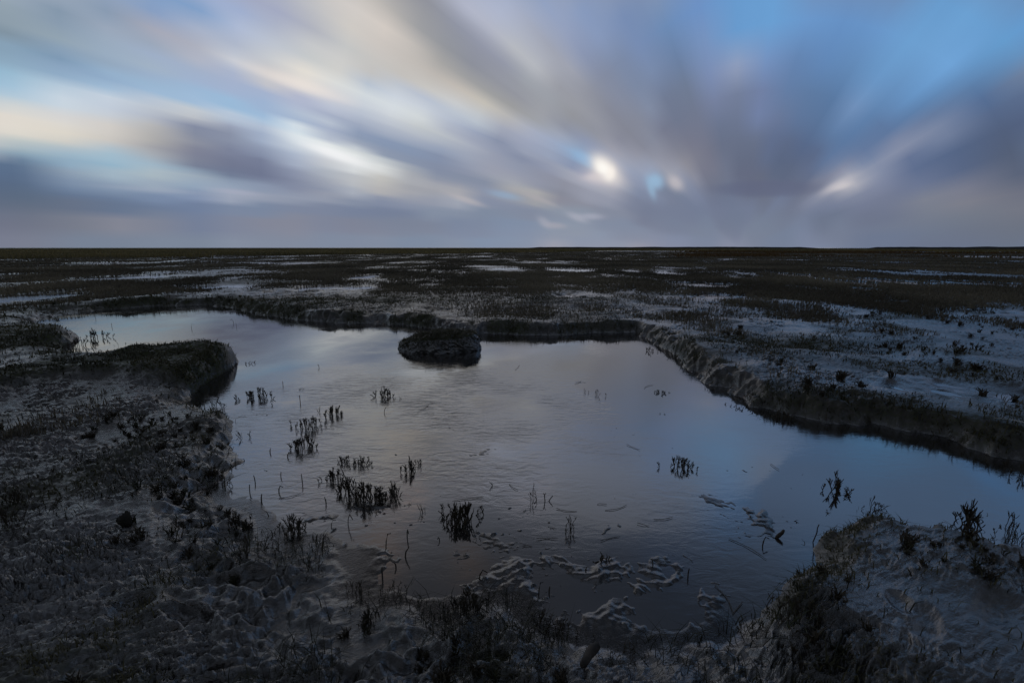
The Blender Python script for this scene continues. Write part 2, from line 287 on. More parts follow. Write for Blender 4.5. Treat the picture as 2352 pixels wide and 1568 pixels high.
# ------------------------------------------------------------------ layout of the creek and its banks
# px, py, height the outline was seen at, bank width, bank height
SHORE = [
    (60, 741, 0, .3, .17), (150, 720, 0, .5, .13), (220, 713, 0, .4, .16), (300, 707, 0, .35, .2), (400, 702, 0, .3, .2), (480, 701, 0, .3, .2), (530, 704, 0, .3, .22),
    (560, 714, 0, .28, .22), (610, 724, 0, .26, .22), (670, 733, 0, .26, .21), (740, 740, 0, .24, .2), (820, 742, 0, .24, .2), (900, 744, 0, .24, .2),
    (955, 750, 0, .24, .22), (1010, 760, 0, .28, .19), (1070, 766, 0, .26, .19), (1130, 769, 0, .26, .185), (1200, 770, 0, .26, .18), (1300, 768, 0, .26, .18), (1400, 765, 0, .2, .2),
    (1460, 766, 0, .22, .18), (1495, 780, 0, .22, .19), (1525, 800, 0, .24, .21), (1560, 826, 0, .26, .22), (1610, 866, 0, .26, .2), (1670, 902, 0, .26, .19),
    (1735, 930, 0, .26, .18), (1800, 950, 0, .26, .18), (1870, 966, 0, .24, .18), (1950, 975, 0, .24, .18), (2030, 982, 0, .22, .18), (2120, 994, 0, .22, .18),
    (2200, 1016, 0, .2, .18), (2280, 1042, 0, .2, .18), (2360, 1062, 0, .2, .18), (2620, 1130, 0, .2, .18),
    (2640, 1330, 0.072, 0.255, 0.122), (2360, 1246, 0.0864, 0.255, 0.129), (2290, 1234, 0.101, 0.221, 0.137), (2210, 1218, 0.108, 0.204, 0.144), (2140, 1200, 0.108, 0.204, 0.152), (2070, 1184, 0.108, 0.187, 0.152),
    (2000, 1178, 0.101, 0.187, 0.152), (1940, 1192, 0.0936, 0.187, 0.144), (1880, 1212, 0.072, 0.17, 0.144), (1838, 1236, 0.0288, 0.17, 0.144), (1824, 1290, 0, 0.17, 0.137), (1808, 1340, 0, 0.17, 0.129),
    (1780, 1392, 0, .1, .15), (1755, 1432, 0, .12, .12), (1700, 1462, 0, .15, .08), (1650, 1480, 0, .15, .06), (1560, 1492, 0, .12, .06), (1480, 1487, 0, .12, .06),
    (1400, 1478, 0, .14, .06), (1300, 1462, 0, .14, .06), (1200, 1424, 0, .2, .06), (1100, 1402, 0, .25, .06), (1000, 1404, 0, .25, .06), (900, 1370, 0, .28, .06),
    (820, 1330, 0, .3, .06), (770, 1280, 0, .3, .06), (690, 1230, 0, .3, .06), (620, 1190, 0, .28, .06), (560, 1140, 0, .25, .07), (525, 1105, 0, .2, .09),
    (530, 1060, 0, .16, .1), (512, 1020, 0, .14, .12), (524, 975, 0, .14, .13), (520, 955, 0, .14, .13), (470, 940, 0, .12, .11), (424, 926, 0, .14, .08),
    (430, 908, 0, .16, .1), (470, 884, 0, .14, .2), (520, 852, 0, .12, .24), (546, 834, 0, .1, .24), (538, 806, .1, .1, .25), (490, 794, .2, .12, .25),
    (400, 795, .2, .14, .25), (300, 800, .18, .16, .22), (200, 808, .14, .2, .18), (152, 812, .06, .25, .12), (150, 800, 0, .3, .1), (172, 778, .04, .22, .16), (168, 756, .12, .2, .18), (120, 745, .1, .25, .16),
]
PX = np.array([at(p[0], p[1], p[2]) for p in SHORE]); BW = np.array([p[3] for p in SHORE]); BH = np.array([p[4] for p in SHORE])
def poly_sd(x, y, P):
    d = np.full(x.shape, 1e9, np.float32); inside = np.zeros(x.shape, bool)
    n = len(P)
    for i in range(n):
        ax, ay = P[i]; bx, by = P[(i + 1) % n]; ex, ey = bx - ax, by - ay
        t = np.clip(((x - ax) * ex + (y - ay) * ey) / (ex * ex + ey * ey + 1e-9), 0, 1)
        d = np.minimum(d, (x - ax - t * ex) ** 2 + (y - ay - t * ey) ** 2)
        c = ((ay > y) != (by > y))
        inside ^= c & (x < (bx - ax) * (y - ay) / ((by - ay) if abs(by - ay) > 1e-9 else 1e-9) + ax)
    d = np.sqrt(d); return np.where(inside, -d, d)
def shore(x, y):
    """signed distance to the creek edge (negative in the water), bank width, bank height"""
    n = len(PX); d = np.full(x.shape, 1e9, np.float32); inside = np.zeros(x.shape, bool)
    ws = np.zeros(x.shape, np.float32); bw = np.zeros_like(ws); bh = np.zeros_like(ws)
    for i in range(n):
        j = (i + 1) % n
        ax, ay = PX[i]; bx, by = PX[j]; ex, ey = bx - ax, by - ay
        t = np.clip(((x - ax) * ex + (y - ay) * ey) / (ex * ex + ey * ey + 1e-9), 0, 1)
        q = (x - ax - t * ex) ** 2 + (y - ay - t * ey) ** 2
        d = np.minimum(d, q)
        w = 1 / (q + .02) ** 2 * (.2 + math.hypot(ex, ey)); ws += w; bw += w * (BW[i] + t * (BW[j] - BW[i])); bh += w * (BH[i] + t * (BH[j] - BH[i]))
        c = ((ay > y) != (by > y)); inside ^= c & (x < ex * (y - ay) / (ey if abs(ey) > 1e-9 else 1e-9) + ax)
    d = np.sqrt(d)
    return np.where(inside, -d, d), bw / ws, bh / ws

def ell(px, py, hw, hh, z=.2):              # an ellipse on the ground, read off as centre and half sizes
    x, y = at(px, py, z); y0, y1 = at(px, py + hh, z)[1], at(px, py - hh, z)[1]
    dist = math.hypot(y, CAM_H - z)
    return x, y, hw * dist / F, max((y1 - y0) / 2, .05)
def gauss(x, y, e): return np.exp(-((x - e[0]) / e[2]) ** 2 - ((y - e[1]) / e[3]) ** 2)
POOLS = [(40, 677, 95, 13), (20, 628, 40, 3), (290, 634, 110, 5.5), (390, 623, 40, 3), (490, 654, 100, 3.6), (770, 657, 95, 4.4), (840, 632, 34, 4), (1306, 678, 52, 5),
         (1130, 659, 60, 2.6), (1310, 617, 58, 3.6), (1440, 619, 30, 3), (1620, 650, 55, 5), (1655, 677, 62, 6), (1540, 625, 34, 3), (1820, 628, 26, 4), (1942, 643, 24, 6),
         (2030, 641, 36, 7), (2165, 645, 18, 6), (2275, 648, 24, 7), (2350, 650, 22, 8), (2000, 661, 32, 4), (2310, 710, 62, 8), (2130, 868, 120, 24), (2290, 589, 70, 2.2),
         (240, 602, 80, 1.6), (520, 591, 60, 1.2), (1000, 620, 50, 1.6), (1700, 634, 24, 2.4), (2040, 686, 40, 3), (650, 603, 80, 1.2), (1170, 615, 40, 2)]
PE = [ell(*p) for p in POOLS]; PLEV = .178 * .8
PCLEAR = [ell(p[0], p[1] + p[3] * .5, p[2] * .9, p[3] * 1.4) for p in POOLS]
POOLS = [(p[0], p[1], p[2] * (.8 if p[0] < 1000 else 1), p[3] * (1.05 if p[1] < 700 else 1)) for p in POOLS]; PE = [ell(*p) for p in POOLS]
MOUNDS = [  # polygons of raised turf: points, seen height, added height, edge width
    ([(-200, 880), (0, 842), (150, 815), (300, 801), (400, 795), (480, 793), (526, 803), (536, 828), (500, 842), (440, 850), (330, 846), (240, 842), (120, 850), (0, 872), (-200, 940)], .22, .10, .13),
    ([(-150, 745), (60, 742), (140, 748), (165, 762), (160, 776), (110, 784), (0, 790), (-150, 800)], .18, .05, .12),
]
MP = [(np.array([at(a, b, z) for a, b in pts]), dh, w) for pts, z, dh, w in MOUNDS]
HUMPS = [(1080, 672, 190, 14, .10), (1300, 690, 200, 12, .09), (1470, 655, 90, 6, .08), (1990, 672, 60, 6, .10), (620, 640, 120, 5, .06), (900, 690, 200, 14, .05), (480, 588, 60, 2, .16), (1150, 641, 60, 4, .08), (330, 640, 120, 5, .05), (1740, 690, 120, 7, .05), (130, 664, 90, 5, .04)]
HE = [(ell(*h[:4]), h[4]) for h in HUMPS]
# places where the silt shows through the water
SILT = [(1150, 1040, 110, 22), (1050, 985, 50, 12), (1330, 880, 40, 10), (1640, 1185, 190, 62), (1480, 1340, 130, 60), (1260, 1350, 160, 40), (1030, 1270, 90, 22), (850, 1270, 90, 40),
        (1180, 1290, 60, 18), (700, 1190, 90, 25), (1650, 1360, 120, 70), (950, 1340, 140, 30), (1330, 1420, 200, 40), (1200, 990, 26, 8), (1560, 1290, 80, 40), (860, 1160, 60, 14), (560, 960, 60, 20)]
SE = [ell(*s, 0.0) for s in SILT]
STEPS = [(480, 1318, .09, .035, 20), (570, 1300, .1, .04, 10), (600, 1326, .07, .04, -20), (880, 1450, .12, .045, 15), (500, 1210, .06, .03, 30), (430, 1400, .08, .035, -15), (300, 1390, .06, .05, 60), (1080, 1470, .1, .05, 80), (1100, 1490, .09, .03, 10), (2290, 1440, .1, .05, 30), (2060, 1420, .05, .03, 70), (2120, 1470, .08, .03, 50), (1930, 1470, .08, .025, 0), (1790, 1500, .09, .03, 10)]

def H(x, y, full=False):
    x = np.asarray(x, np.float32); y = np.asarray(y, np.float32); r = np.hypot(x, y)
    z = np.zeros_like(x); wet = np.zeros_like(x); moss = np.zeros_like(x); sdo = np.full_like(x, 50)
    near = r < 26
    base = .2 + .02 * fbm(x, y, 6, 2, 3) + .012 * fbm(x, y, 1.6, 2, 8) * (r < 60)
    # perched pools
    dip = np.zeros_like(x); edge = fbm(x, y, .9, 3, 21) * .45 + perlin(x / .22, y / .22, 24) * .35 * (r < 15)
    for e in PE:
        q = ((x - e[0]) / e[2]) ** 2 + ((y - e[1]) / e[3]) ** 2
        dip = np.maximum(dip, 1 - sst(.75, 1.5, np.sqrt(q) + edge))
    for e, hgt in HE: base = base + hgt * gauss(x, y, e)
    base = base * (1 - dip) + dip * (PLEV / .8 - .02 + (r < 13) * (.012 + .045 * fbm(x, y, .4, 3, 27)))
    z[:] = base * .8
    if near.any():
        xn, yn = x[near], y[near]; rn = r[near]
        sd, bw, bh = shore(xn, yn)
        rough = np.clip(bw * .5, 0, .125); bh = bh * (1 + .30 * perlin(xn / .8, yn / .8, 34) + .12 * perlin(xn / .25, yn / .25, 35))
        sd = sd + perlin(xn / .45, yn / .45, 31) * rough + perlin(xn / .16, yn / .16, 32) * rough * .5 + perlin(xn / .06, yn / .06, 33) * rough * .22
        far_w = sst(1.2, 5, sd)
        bwx = bw * (1 + 1.0 * sst(.13, .08, bh)); land = bh + (base[near] - .2) * sst(0., .8, sd) + (.2 - bh) * far_w
        low = sst(.13, .08, bh); t = np.clip(sd / bwx, 0, 1)
        prof = np.sin(t * math.pi / 2) ** .9 * (1 - low) + low * (t * t * (3 - 2 * t)) * .9 + low * .1 * t
        silt = np.zeros_like(xn)
        for e in SE: silt = np.maximum(silt, gauss(xn, yn, e))
        # the foreground pool is shallow, its bed breaks the surface in soft ridges
        wx = xn + .05 * perlin(xn / .22, yn / .22, 61); wy = yn + .05 * perlin(xn / .22, yn / .22, 62)
        ridge = np.clip(1 - np.abs(fbm(wx, wy * 1.4, .46, 2, 40, .4)) * 1.6, 0, 1) ** 1.2
        soft = fbm(wx, wy, .12, 3, 45)
        silt = np.maximum(silt, .55 * sst(2.3, 1.5, rn) + .25 * sst(4, 2.5, rn))
        soft2 = fbm(wx, wy * 1.3, .26, 2, 41, .4); fine2 = fbm(wx, wy * 1.6, .05, 2, 43)
        rg3 = np.clip(1 - np.abs(fbm(wx, wy * 1.3, .30, 3, 44, .5)) * 2.4, 0, 1) ** 1.5
        kf = sst(2.9, 2.1, rn); bed = -.0085 + silt * (.0036 + .004 * ridge + (.002 + .004 * kf) * rg3 + (.006 + .005 * kf) * soft2 + .006 * perlin(wx / .5, wy / .5, 48) + (.0012 + .003 * kf) * fine2 + .002 * perlin(xn / .022, yn / .016, 49)) + .0035 * perlin(xn / .4, yn / .4, 47)
        lump = np.clip(perlin(xn / .050, yn / .042, 51) * .6 + perlin(xn / .022, yn / .018, 52) * .4 - .52 + .22 * perlin(xn / .7, yn / .7, 53), 0, 1)
        bed = bed + np.minimum(lump * .045, .008) * sst(.5, 1, 1 / (rn * .16))
        low = sst(.13, .08, bh); bed = np.where(sd < 0, bed * sst(0, .14, -sd) - .003 * (1 - low) * (1 - sst(0, .14, -sd)) + .002 * low * (1 - sst(0, .3, -sd)), bed)
        zl = land * prof
        # mud relief on land: little ridges dragged one way, dimples, clods on the bank face
        ca, sa = math.cos(.5), math.sin(.5); u = xn * ca + yn * sa; v = -xn * sa + yn * ca
        u = u + .02 * perlin(xn / .09, yn / .09, 71); v = v + .02 * perlin(xn / .09, yn / .09, 72)
        fine = np.clip(2.5 / rn, 0, 1)
        m1 = 1 - np.abs(fbm(u * .42, v * 1.8, .065, 4, 75, .62)) * 1.8
        m2 = fbm(u, v * 1.5, .30, 3, 80)
        cl = np.clip(fbm(xn, yn, .05, 2, 85) - .1, 0, 1)
        relief = .022 * m1 + .013 * m2 + .016 * cl * (rn < 5) + (.010 * perlin(u / .050, v / .022, 88) + .006 * perlin(u / .024, v / .013, 89)) * (rn < 4.5)
        ampl = np.where(rn < 4.5, 1, np.maximum(.75, 4.5 / rn))
        face = sst(0, .3, prof) * (1 - sst(.75, 1, prof)) * np.minimum(bw * 5, 1)
        pf = fbm(xn, yn, .13, 3, 92)
        big = np.clip(.75 + 1.1 * fbm(xn, yn, .55, 2, 99), .2, 1.35); mound = sst(.6, 1.2, xn) * sst(3.2, 2.2, rn)
        relief = relief * big * (1 - .6 * mound)
        zl = zl + relief * ampl * sst(.1, 1.3, sd / bwx) * (1 - .3 * sst(.6, 1.2, xn)) * (1 - dip[near]) + face * (.028 * pf + .02 * perlin(xn / .04, yn / .04, 94))
        for P, dh, w in MP:
            ms = poly_sd(xn, yn, P) + .05 * perlin(xn / .3, yn / .3, 97) + .02 * perlin(xn / .1, yn / .1, 98)
            up_ = sst(w, -w, ms); zl = zl + dh * up_
            moss[near] = np.maximum(moss[near], 1.0 * sst(.1, -.15, ms))
        for px, py, a, b, ang in STEPS:
            cx, cy = at(px, py, .07); ca2, sa2 = math.cos(R(ang)), math.sin(R(ang))
            uu = ((xn - cx) * ca2 + (yn - cy) * sa2) / a; vv = (-(xn - cx) * sa2 + (yn - cy) * ca2) / b
            q = uu * uu + vv * vv
            k_ = .35 if px > 1500 else 1; zl = zl - .03 * k_ * np.exp(-q * q) + .008 * k_ * np.exp(-((np.sqrt(q) - 1.35) / .3) ** 2)
        zz = np.where(sd < 0, bed, np.maximum(zl, .002) * (1 - .2 * sst(2.6, 4, rn)))
        z[near] = zz; sdo[near] = sd
        # turf where the banks break, patches on the flats
        pat = fbm(xn, yn, 1.1, 3, 101); fr = (1 - .45 * sst(.3, 1.2, xn)) * sst(-.02, .04, sd) * (1 - sst(bw * .9, bw * 1.8 + .1, sd)) * sst(.08, .16, bh)
        mm = np.maximum(moss[near], .9 * fr * sst(-.5, .2, pat + .3 * perlin(xn / .2, yn / .2, 103)))
        mm = np.maximum(mm, sst(.05, .5, pat) * .5 * sst(.1, .5, sd))
        mm = mm * (1 - .7 * sst(.6, 1.1, xn) * sst(3.2, 2.2, rn) * sst(.10, .2, sd))
        moss[near] = mm
        wn = fbm(xn, yn, .8, 3, 105); wet[near] = np.clip((.30 + .34 * sst(.05, -.35, wn) + .38 * sst(.17, .08, bh)) * (1 - mm * .6), 0, .90); wet[near] = np.maximum(wet[near], .7 * sst(.11, .02, zz) * (sd > 0)); wet[near] = np.where(sd < 0, 1.05, wet[near] + (1.0 - wet[near]) * sst(.16, 0, sd) * sst(.13, .08, bh))
    for (px, py, hw, hh) in [(700, 690, 420, 14), (1800, 780, 260, 22), (1270, 688, 190, 10), (1080, 662, 170, 8), (620, 646, 160, 5), (150, 588, 160, 3), (1150, 642, 60, 3), (2000, 668, 70, 5), (330, 640, 120, 5)]:
        moss = np.maximum(moss, gauss(x, y, ell(px, py, hw, hh)) * (1.0 + .35 * fbm(x, y, .5, 2, 107)))
    farp = fbm(x, y * .5, 7, 3, 111)
    moss = np.where(near, moss, np.maximum(moss, sst(-.1, .4, farp) * .8))
    wet = np.where(near, wet * sst(26, 8, r), sst(.1, -.4, farp) * .3)
    wet = np.maximum(wet, sst(0, .5, dip) * .9)
    z = z + np.where(r > 300, -.3 * sst(300, 600, r), 0)
    if full: return z, wet, np.clip(moss, 0, 1), sdo, dip
    return z

# ------------------------------------------------------------------ materials
def mat(name):
    m = bpy.data.materials.new(name); m.use_nodes = True
    t = m.node_tree; b = t.nodes['Principled BSDF']; return m, t, b
def nn(t, ty, **k):
    n = t.nodes.new(ty)
    for a, v in k.items():
        if a in n.inputs: n.inputs[a].default_value = v
        else: setattr(n, a, v)
    return n
def nmix(t, fac, a, b):
    n = t.nodes.new('ShaderNodeMix'); n.data_type = 'RGBA'
    for i, v in ((0, fac), (6, a), (7, b)):
        if isinstance(v, (int, float)): n.inputs[i].default_value = v
        elif isinstance(v, (tuple, list)): n.inputs[i].default_value = (*v, 1)
        else: t.links.new(v, n.inputs[i])
    return n.outputs[2]
def nmr(t, v, a, b, c, d):
    n = t.nodes.new('ShaderNodeMapRange'); t.links.new(v, n.inputs[0])
    for i, q in enumerate((a, b, c, d)): n.inputs[i + 1].default_value = q
    return n.outputs[0]

def mud_material():
    m, t, b = mat('wet_mud'); lk = t.links.new
    geo = nn(t, 'ShaderNodeNewGeometry'); P = geo.outputs['Position']
    wet = nn(t, 'ShaderNodeAttribute', attribute_name='wet').outputs['Fac']; moss = nn(t, 'ShaderNodeAttribute', attribute_name='moss').outputs['Fac']
    n1 = nn(t, 'ShaderNodeTexNoise', Scale=3.0, Detail=6.0); n2 = nn(t, 'ShaderNodeTexNoise', Scale=38.0, Detail=6.0, Roughness=.65); n3 = nn(t, 'ShaderNodeTexNoise', Scale=220.0, Detail=3.0)
    for n in (n1, n2, n3): lk(P, n.inputs['Vector'])
    base = nmix(t, nmr(t, n1.outputs[0], .35, .65, 0, 1), (.036, .030, .0235), (.060, .049, .038))
    base = nmix(t, nmr(t, n2.outputs[0], .4, .7, 0, .7), base, (.022, .018, .014))
    g = nmix(t, nmr(t, n2.outputs[0], .35, .65, 0, 1), (.036, .042, .019), (.082, .088, .038))
    mf = nn(t, 'ShaderNodeMath', operation='MULTIPLY'); lk(moss, mf.inputs[0]); lk(nmr(t, n2.outputs[0], .38, .58, .1, 1), mf.inputs[1])
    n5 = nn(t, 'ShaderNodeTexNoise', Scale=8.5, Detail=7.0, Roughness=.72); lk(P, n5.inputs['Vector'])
    base = nmix(t, nmr(t, n5.outputs[0], .44, .60, 0, .9), base, (.012, .010, .007))       # dark algae-like patches, painted in for the contrast of shaded hollows
    base = nmix(t, nmr(t, wet, .3, 1.0, 0, .72), base, (.012, .0105, .009))      # wet mud is darker
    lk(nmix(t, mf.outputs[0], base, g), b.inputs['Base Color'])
    rr = nn(t, 'ShaderNodeMath', operation='MULTIPLY_ADD'); lk(wet, rr.inputs[0]); rr.inputs[1].default_value = -.17; lk(nmr(t, n1.outputs[0], .3, .7, .27, .38), rr.inputs[2])
    r2 = nn(t, 'ShaderNodeMath', operation='MULTIPLY_ADD'); lk(mf.outputs[0], r2.inputs[0]); r2.inputs[1].default_value = .4; lk(rr.outputs[0], r2.inputs[2])
    lk(r2.outputs[0], b.inputs['Roughness'])
    b.inputs['IOR'].default_value = 1.75
    sp0 = nmr(t, wet, .1, .85, .2, 1.0); sm = nn(t, 'ShaderNodeMath', operation='MULTIPLY'); sp1 = nn(t, 'ShaderNodeMath', operation='MULTIPLY'); lk(sp0, sp1.inputs[0]); lk(nmr(t, wet, .9, 1.04, 1, .6), sp1.inputs[1]); lk(sp1.outputs[0], sm.inputs[0]); t.links.new(nmr(t, mf.outputs[0], 0, .8, 1, .2), sm.inputs[1]); sp = sm.outputs[0]; lk(sp, b.inputs['Specular IOR Level'])
    mpa = nn(t, 'ShaderNodeMapping', vector_type='TEXTURE'); lk(P, mpa.inputs[0]); mpa.inputs['Rotation'].default_value = (0, 0, .5); mpa.inputs['Scale'].default_value = (.085, .026, .04)
    n4 = nn(t, 'ShaderNodeTexNoise', Scale=1.0, Detail=5.0, Roughness=.62, Distortion=.5); lk(mpa.outputs[0], n4.inputs['Vector'])
    hs = nn(t, 'ShaderNodeMath', operation='MULTIPLY_ADD'); lk(n4.outputs[0], hs.inputs[0]); hs.inputs[1].default_value = 1.0; lk(nmr(t, n2.outputs[0], 0, 1, 0, .35), hs.inputs[2])
    bp = nn(t, 'ShaderNodeBump', Distance=.0065); lk(hs.outputs[0], bp.inputs['Height']); lk(nmr(t, wet, .9, 1.0, 1.0, .10), bp.inputs['Strength'])
    bp2 = nn(t, 'ShaderNodeBump', Strength=.25, Distance=.003); lk(n3.outputs[0], bp2.inputs['Height']); lk(bp.outputs[0], bp2.inputs['Normal'])
    lk(bp2.outputs[0], b.inputs['Normal'])
    return m
def water_material():
    m, t, b = mat('silty_water'); lk = t.links.new
    geo = nn(t, 'ShaderNodeNewGeometry'); P = geo.outputs['Position']
    n0 = nn(t, 'ShaderNodeTexNoise', Scale=1.6, Detail=3.0); lk(P, n0.inputs['Vector'])
    mp = nn(t, 'ShaderNodeMapping'); lk(P, mp.inputs[0]); mp.inputs['Rotation'].default_value = (0, 0, .3); mp.inputs['Scale'].default_value = (10, 22, 10)
    n1 = nn(t, 'ShaderNodeTexNoise', Scale=1.0, Detail=5.0, Roughness=.6, Distortion=.6); lk(mp.outputs[0], n1.inputs['Vector'])
    lk(nmix(t, nmr(t, n0.outputs[0], .35, .65, 0, 1), (.018, .017, .017), (.026, .022, .019)), b.inputs['Base Color'])
    # a skin of silt with fine wrinkles in the middle of the pool, smooth water elsewhere
    cx, cy = at(960, 930)
    dv = nn(t, 'ShaderNodeVectorMath', operation='SUBTRACT'); lk(P, dv.inputs[0]); dv.inputs[1].default_value = (cx, cy, 0)
    dm = nn(t, 'ShaderNodeVectorMath', operation='MULTIPLY'); lk(dv.outputs[0], dm.inputs[0]); dm.inputs[1].default_value = (.62, .72, 1)
    ln = nn(t, 'ShaderNodeVectorMath', operation='LENGTH'); lk(dm.outputs[0], ln.inputs[0])
    msk = nmr(t, ln.outputs['Value'], .35, 1.25, 1, .10)
    ms2 = nn(t, 'ShaderNodeMath', operation='MULTIPLY'); lk(msk, ms2.inputs[0]); lk(nmr(t, n0.outputs[0], .38, .6, .15, 1), ms2.inputs[1])
    bp = nn(t, 'ShaderNodeBump', Distance=.009); lk(ms2.outputs[0], bp.inputs['Strength']); lk(n1.outputs[0], bp.inputs['Height'])
    lk(bp.outputs[0], b.inputs['Normal'])
    lk(nmr(t, n0.outputs[0], .35, .65, .04, .13), b.inputs['Roughness']); b.inputs['IOR'].default_value = 2.25; b.inputs['Specular IOR Level'].default_value = 1.0
    return m
def plant_material(name, c0, c1, rough=.6, attr=True, spec=.3, trans=0):
    m, t, b = mat(name); lk = t.links.new
    if attr: f = nn(t, 'ShaderNodeAttribute', attribute_name='tint').outputs['Fac']
    else:
        geo = nn(t, 'ShaderNodeNewGeometry'); n = nn(t, 'ShaderNodeTexNoise', Scale=40.0, Detail=3.0); lk(geo.outputs['Position'], n.inputs['Vector']); f = nmr(t, n.outputs[0], .35, .65, 0, 1)
    lk(nmix(t, f, c0, c1), b.inputs['Base Color']); b.inputs['Roughness'].default_value = rough; b.inputs['Specular IOR Level'].default_value = spec
    if trans:
        tr = nn(t, 'ShaderNodeBsdfTranslucent'); lk(b.inputs['Base Color'].links[0].from_socket, tr.inputs[0]); mx = nn(t, 'ShaderNodeMixShader'); mx.inputs[0].default_value = trans
        lk(b.outputs[0], mx.inputs[1]); lk(tr.outputs[0], mx.inputs[2]); lk(mx.outputs[0], t.nodes['Material Output'].inputs[0])
    return m
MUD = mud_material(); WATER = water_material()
M_GLASS = plant_material('glasswort_stem', (.026, .021, .014), (.070, .054, .032), .5, False)
M_BROWN = plant_material('dry_marsh_plant', (.100, .086, .060), (.27, .23, .155), trans=.5)
M_TURF = plant_material('turf_blade', (.038, .038, .017), (.110, .098, .044), trans=.4)
M_MEADOW = plant_material('meadow_grass', (.14, .12, .055), (.32, .25, .11), trans=.5)
M_RUST = plant_material('rusty_grass', (.080, .048, .018), (.170, .096, .034), trans=.5)
M_LITTER = plant_material('dead_stems', (.012, .013, .007), (.042, .040, .018), trans=.2)
M_STRAW = plant_material('straw', (.055, .042, .028), (.12, .095, .065), .55, False)
M_WOOD = plant_material('drift_wood', (.03, .026, .022), (.075, .062, .05), .7, False)

# ------------------------------------------------------------------ ground: one sheet, finest near the camera
def build_ground():
    az = []
    a = -180.
    while a < 180:
        az.append(a); w = abs(a)
        a += .095 if w < 57 else (.25 if w < 75 else 2.0)
    az = np.radians(np.array(az))
    rr = [.25]
    while rr[-1] < 12000:
        r = rr[-1]
        rr.append(r * (1.0042 if r < 14 else 1.007 if r < 60 else 1.03) if r > .7 else r * 1.03)
    rr = np.array(rr); na, nr = len(az), len(rr)
    X = (np.sin(az)[None, :] * rr[:, None]).ravel(); Y = (np.cos(az)[None, :] * rr[:, None]).ravel()
    Z = np.empty(len(X), np.float32); Wt = np.empty_like(Z); Ms = np.empty_like(Z)
    for s in range(0, len(X), 200000):
        q = slice(s, s + 200000); z, w, m_, _, _ = H(X[q], Y[q], True); Z[q] = z; Wt[q] = w; Ms[q] = m_
    i = np.arange(nr - 1)[:, None] * na; j = np.arange(na)[None, :]; j2 = (j + 1) % na
    f = np.stack([i + j, i + na + j, i + na + j2, i + j2], -1).reshape(-1, 4)[:, ::-1]
    print('ground verts', len(X))
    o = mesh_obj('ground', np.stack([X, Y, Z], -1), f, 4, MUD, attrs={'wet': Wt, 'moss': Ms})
    return tag(o, 'wet grey mud of the salt marsh with dull green turf', 'ground', kind='structure')
build_ground()

def grid_water(name, x0, x1, y0, y1, step, z, test, label, cat='water'):
    xs_ = np.arange(x0, x1, step); ys_ = np.arange(y0, y1, step); gx, gy = np.meshgrid(xs_, ys_)
    keep = test(gx.ravel() + step / 2, gy.ravel() + step / 2).reshape(gx.shape)
    nx = len(xs_) + 1; vx, vy = np.meshgrid(np.append(xs_, x1), np.append(ys_, y1)); v = np.stack([vx.ravel(), vy.ravel(), np.full(vx.size, z)], -1)
    jj, ii = np.nonzero(keep); b = jj * nx + ii; f = np.stack([b, b + 1, b + nx + 1, b + nx], -1)
    u, inv = np.unique(f, return_inverse=True)
    o = mesh_obj(name, v[u], inv.reshape(-1, 4), 4, WATER); return tag(o, label, cat, kind='structure')
grid_water('creek_water', -12, 12, .3, 10, .05, 0.0, lambda x, y: poly_sd(x, y, PX) < .12, 'smooth silty creek water mirroring the evening sky')
for p, e in zip(POOLS, PE):
    n = 40; an = np.linspace(0, 2 * np.pi, n, endpoint=False)
    v = np.stack([e[0] + np.cos(an) * e[2] * 1.35, e[1] + np.sin(an) * e[3] * 1.35, np.full(n, PLEV - ((.030) if p[1] > 800 else .010 if p[1] > 695 else 0))], -1)
    o = mesh_obj('pool_water', v, np.arange(n)[None, :], n, WATER); tag(o, 'shallow pool of water standing on the marsh', 'water', 'pools on the marsh', 'structure')

# ------------------------------------------------------------------ blades (ground cover nobody could count)
def blades(name, x, y, z, h, w, lean, mtl, label, cat, curl=.5, kind='stuff', tint=None, parent=None):
    n = len(x); r = np.random.RandomState(n % 9973)
    yaw = r.rand(n) * 2 * np.pi; dx, dy = np.cos(yaw), np.sin(yaw); sx, sy = -np.sin(yaw + r.randn(n) * .5), np.cos(yaw)
    l = lean * (.3 + r.rand(n)); P = np.stack([x, y, z], -1)
    Dv = np.stack([dx, dy, 0 * dx], -1); Sv = np.stack([sx, sy, 0 * sx], -1) * (w / 2)[:, None]; U = np.array([0, 0, 1.])
    midc = P + Dv * (l * h * .35)[:, None] + U * (h * .6)[:, None]
    tip = P + Dv * (l * h * (1 + curl))[:, None] + U * (h * (1 - .35 * curl * np.minimum(l, 1.5)))[:, None]
    P0 = P - U * .008
    v = np.stack([P0 - Sv, P0 + Sv, midc - Sv * .75, midc + Sv * .75, tip], 1).reshape(-1, 3)
    b = np.arange(n)[:, None] * 5; f = (b[:, :, None] + np.array([[0, 1, 3], [0, 3, 2], [2, 3, 4]])[None]).reshape(-1, 3)
    tn = np.repeat(r.rand(n) if tint is None else tint, 5)
    o = mesh_obj(name, v, f, 3, mtl, attrs={'tint': tn}, smooth_=False, parent=parent)
    if kind: tag(o, label, cat, kind=kind)
    return o
def scatter(n, r0, r1, a0, a1, power=1.0, seed=0):
    """random ground points between two distances; power 1 keeps the density falling with distance"""
    r = np.random.RandomState(seed); u = r.rand(n)
    rr = r0 * (r1 / r0) ** u if power == 1 else np.sqrt(r0 * r0 + u * (r1 * r1 - r0 * r0))
    a = np.radians(a0 + (a1 - a0) * r.rand(n)); return np.sin(a) * rr, np.cos(a) * rr, r
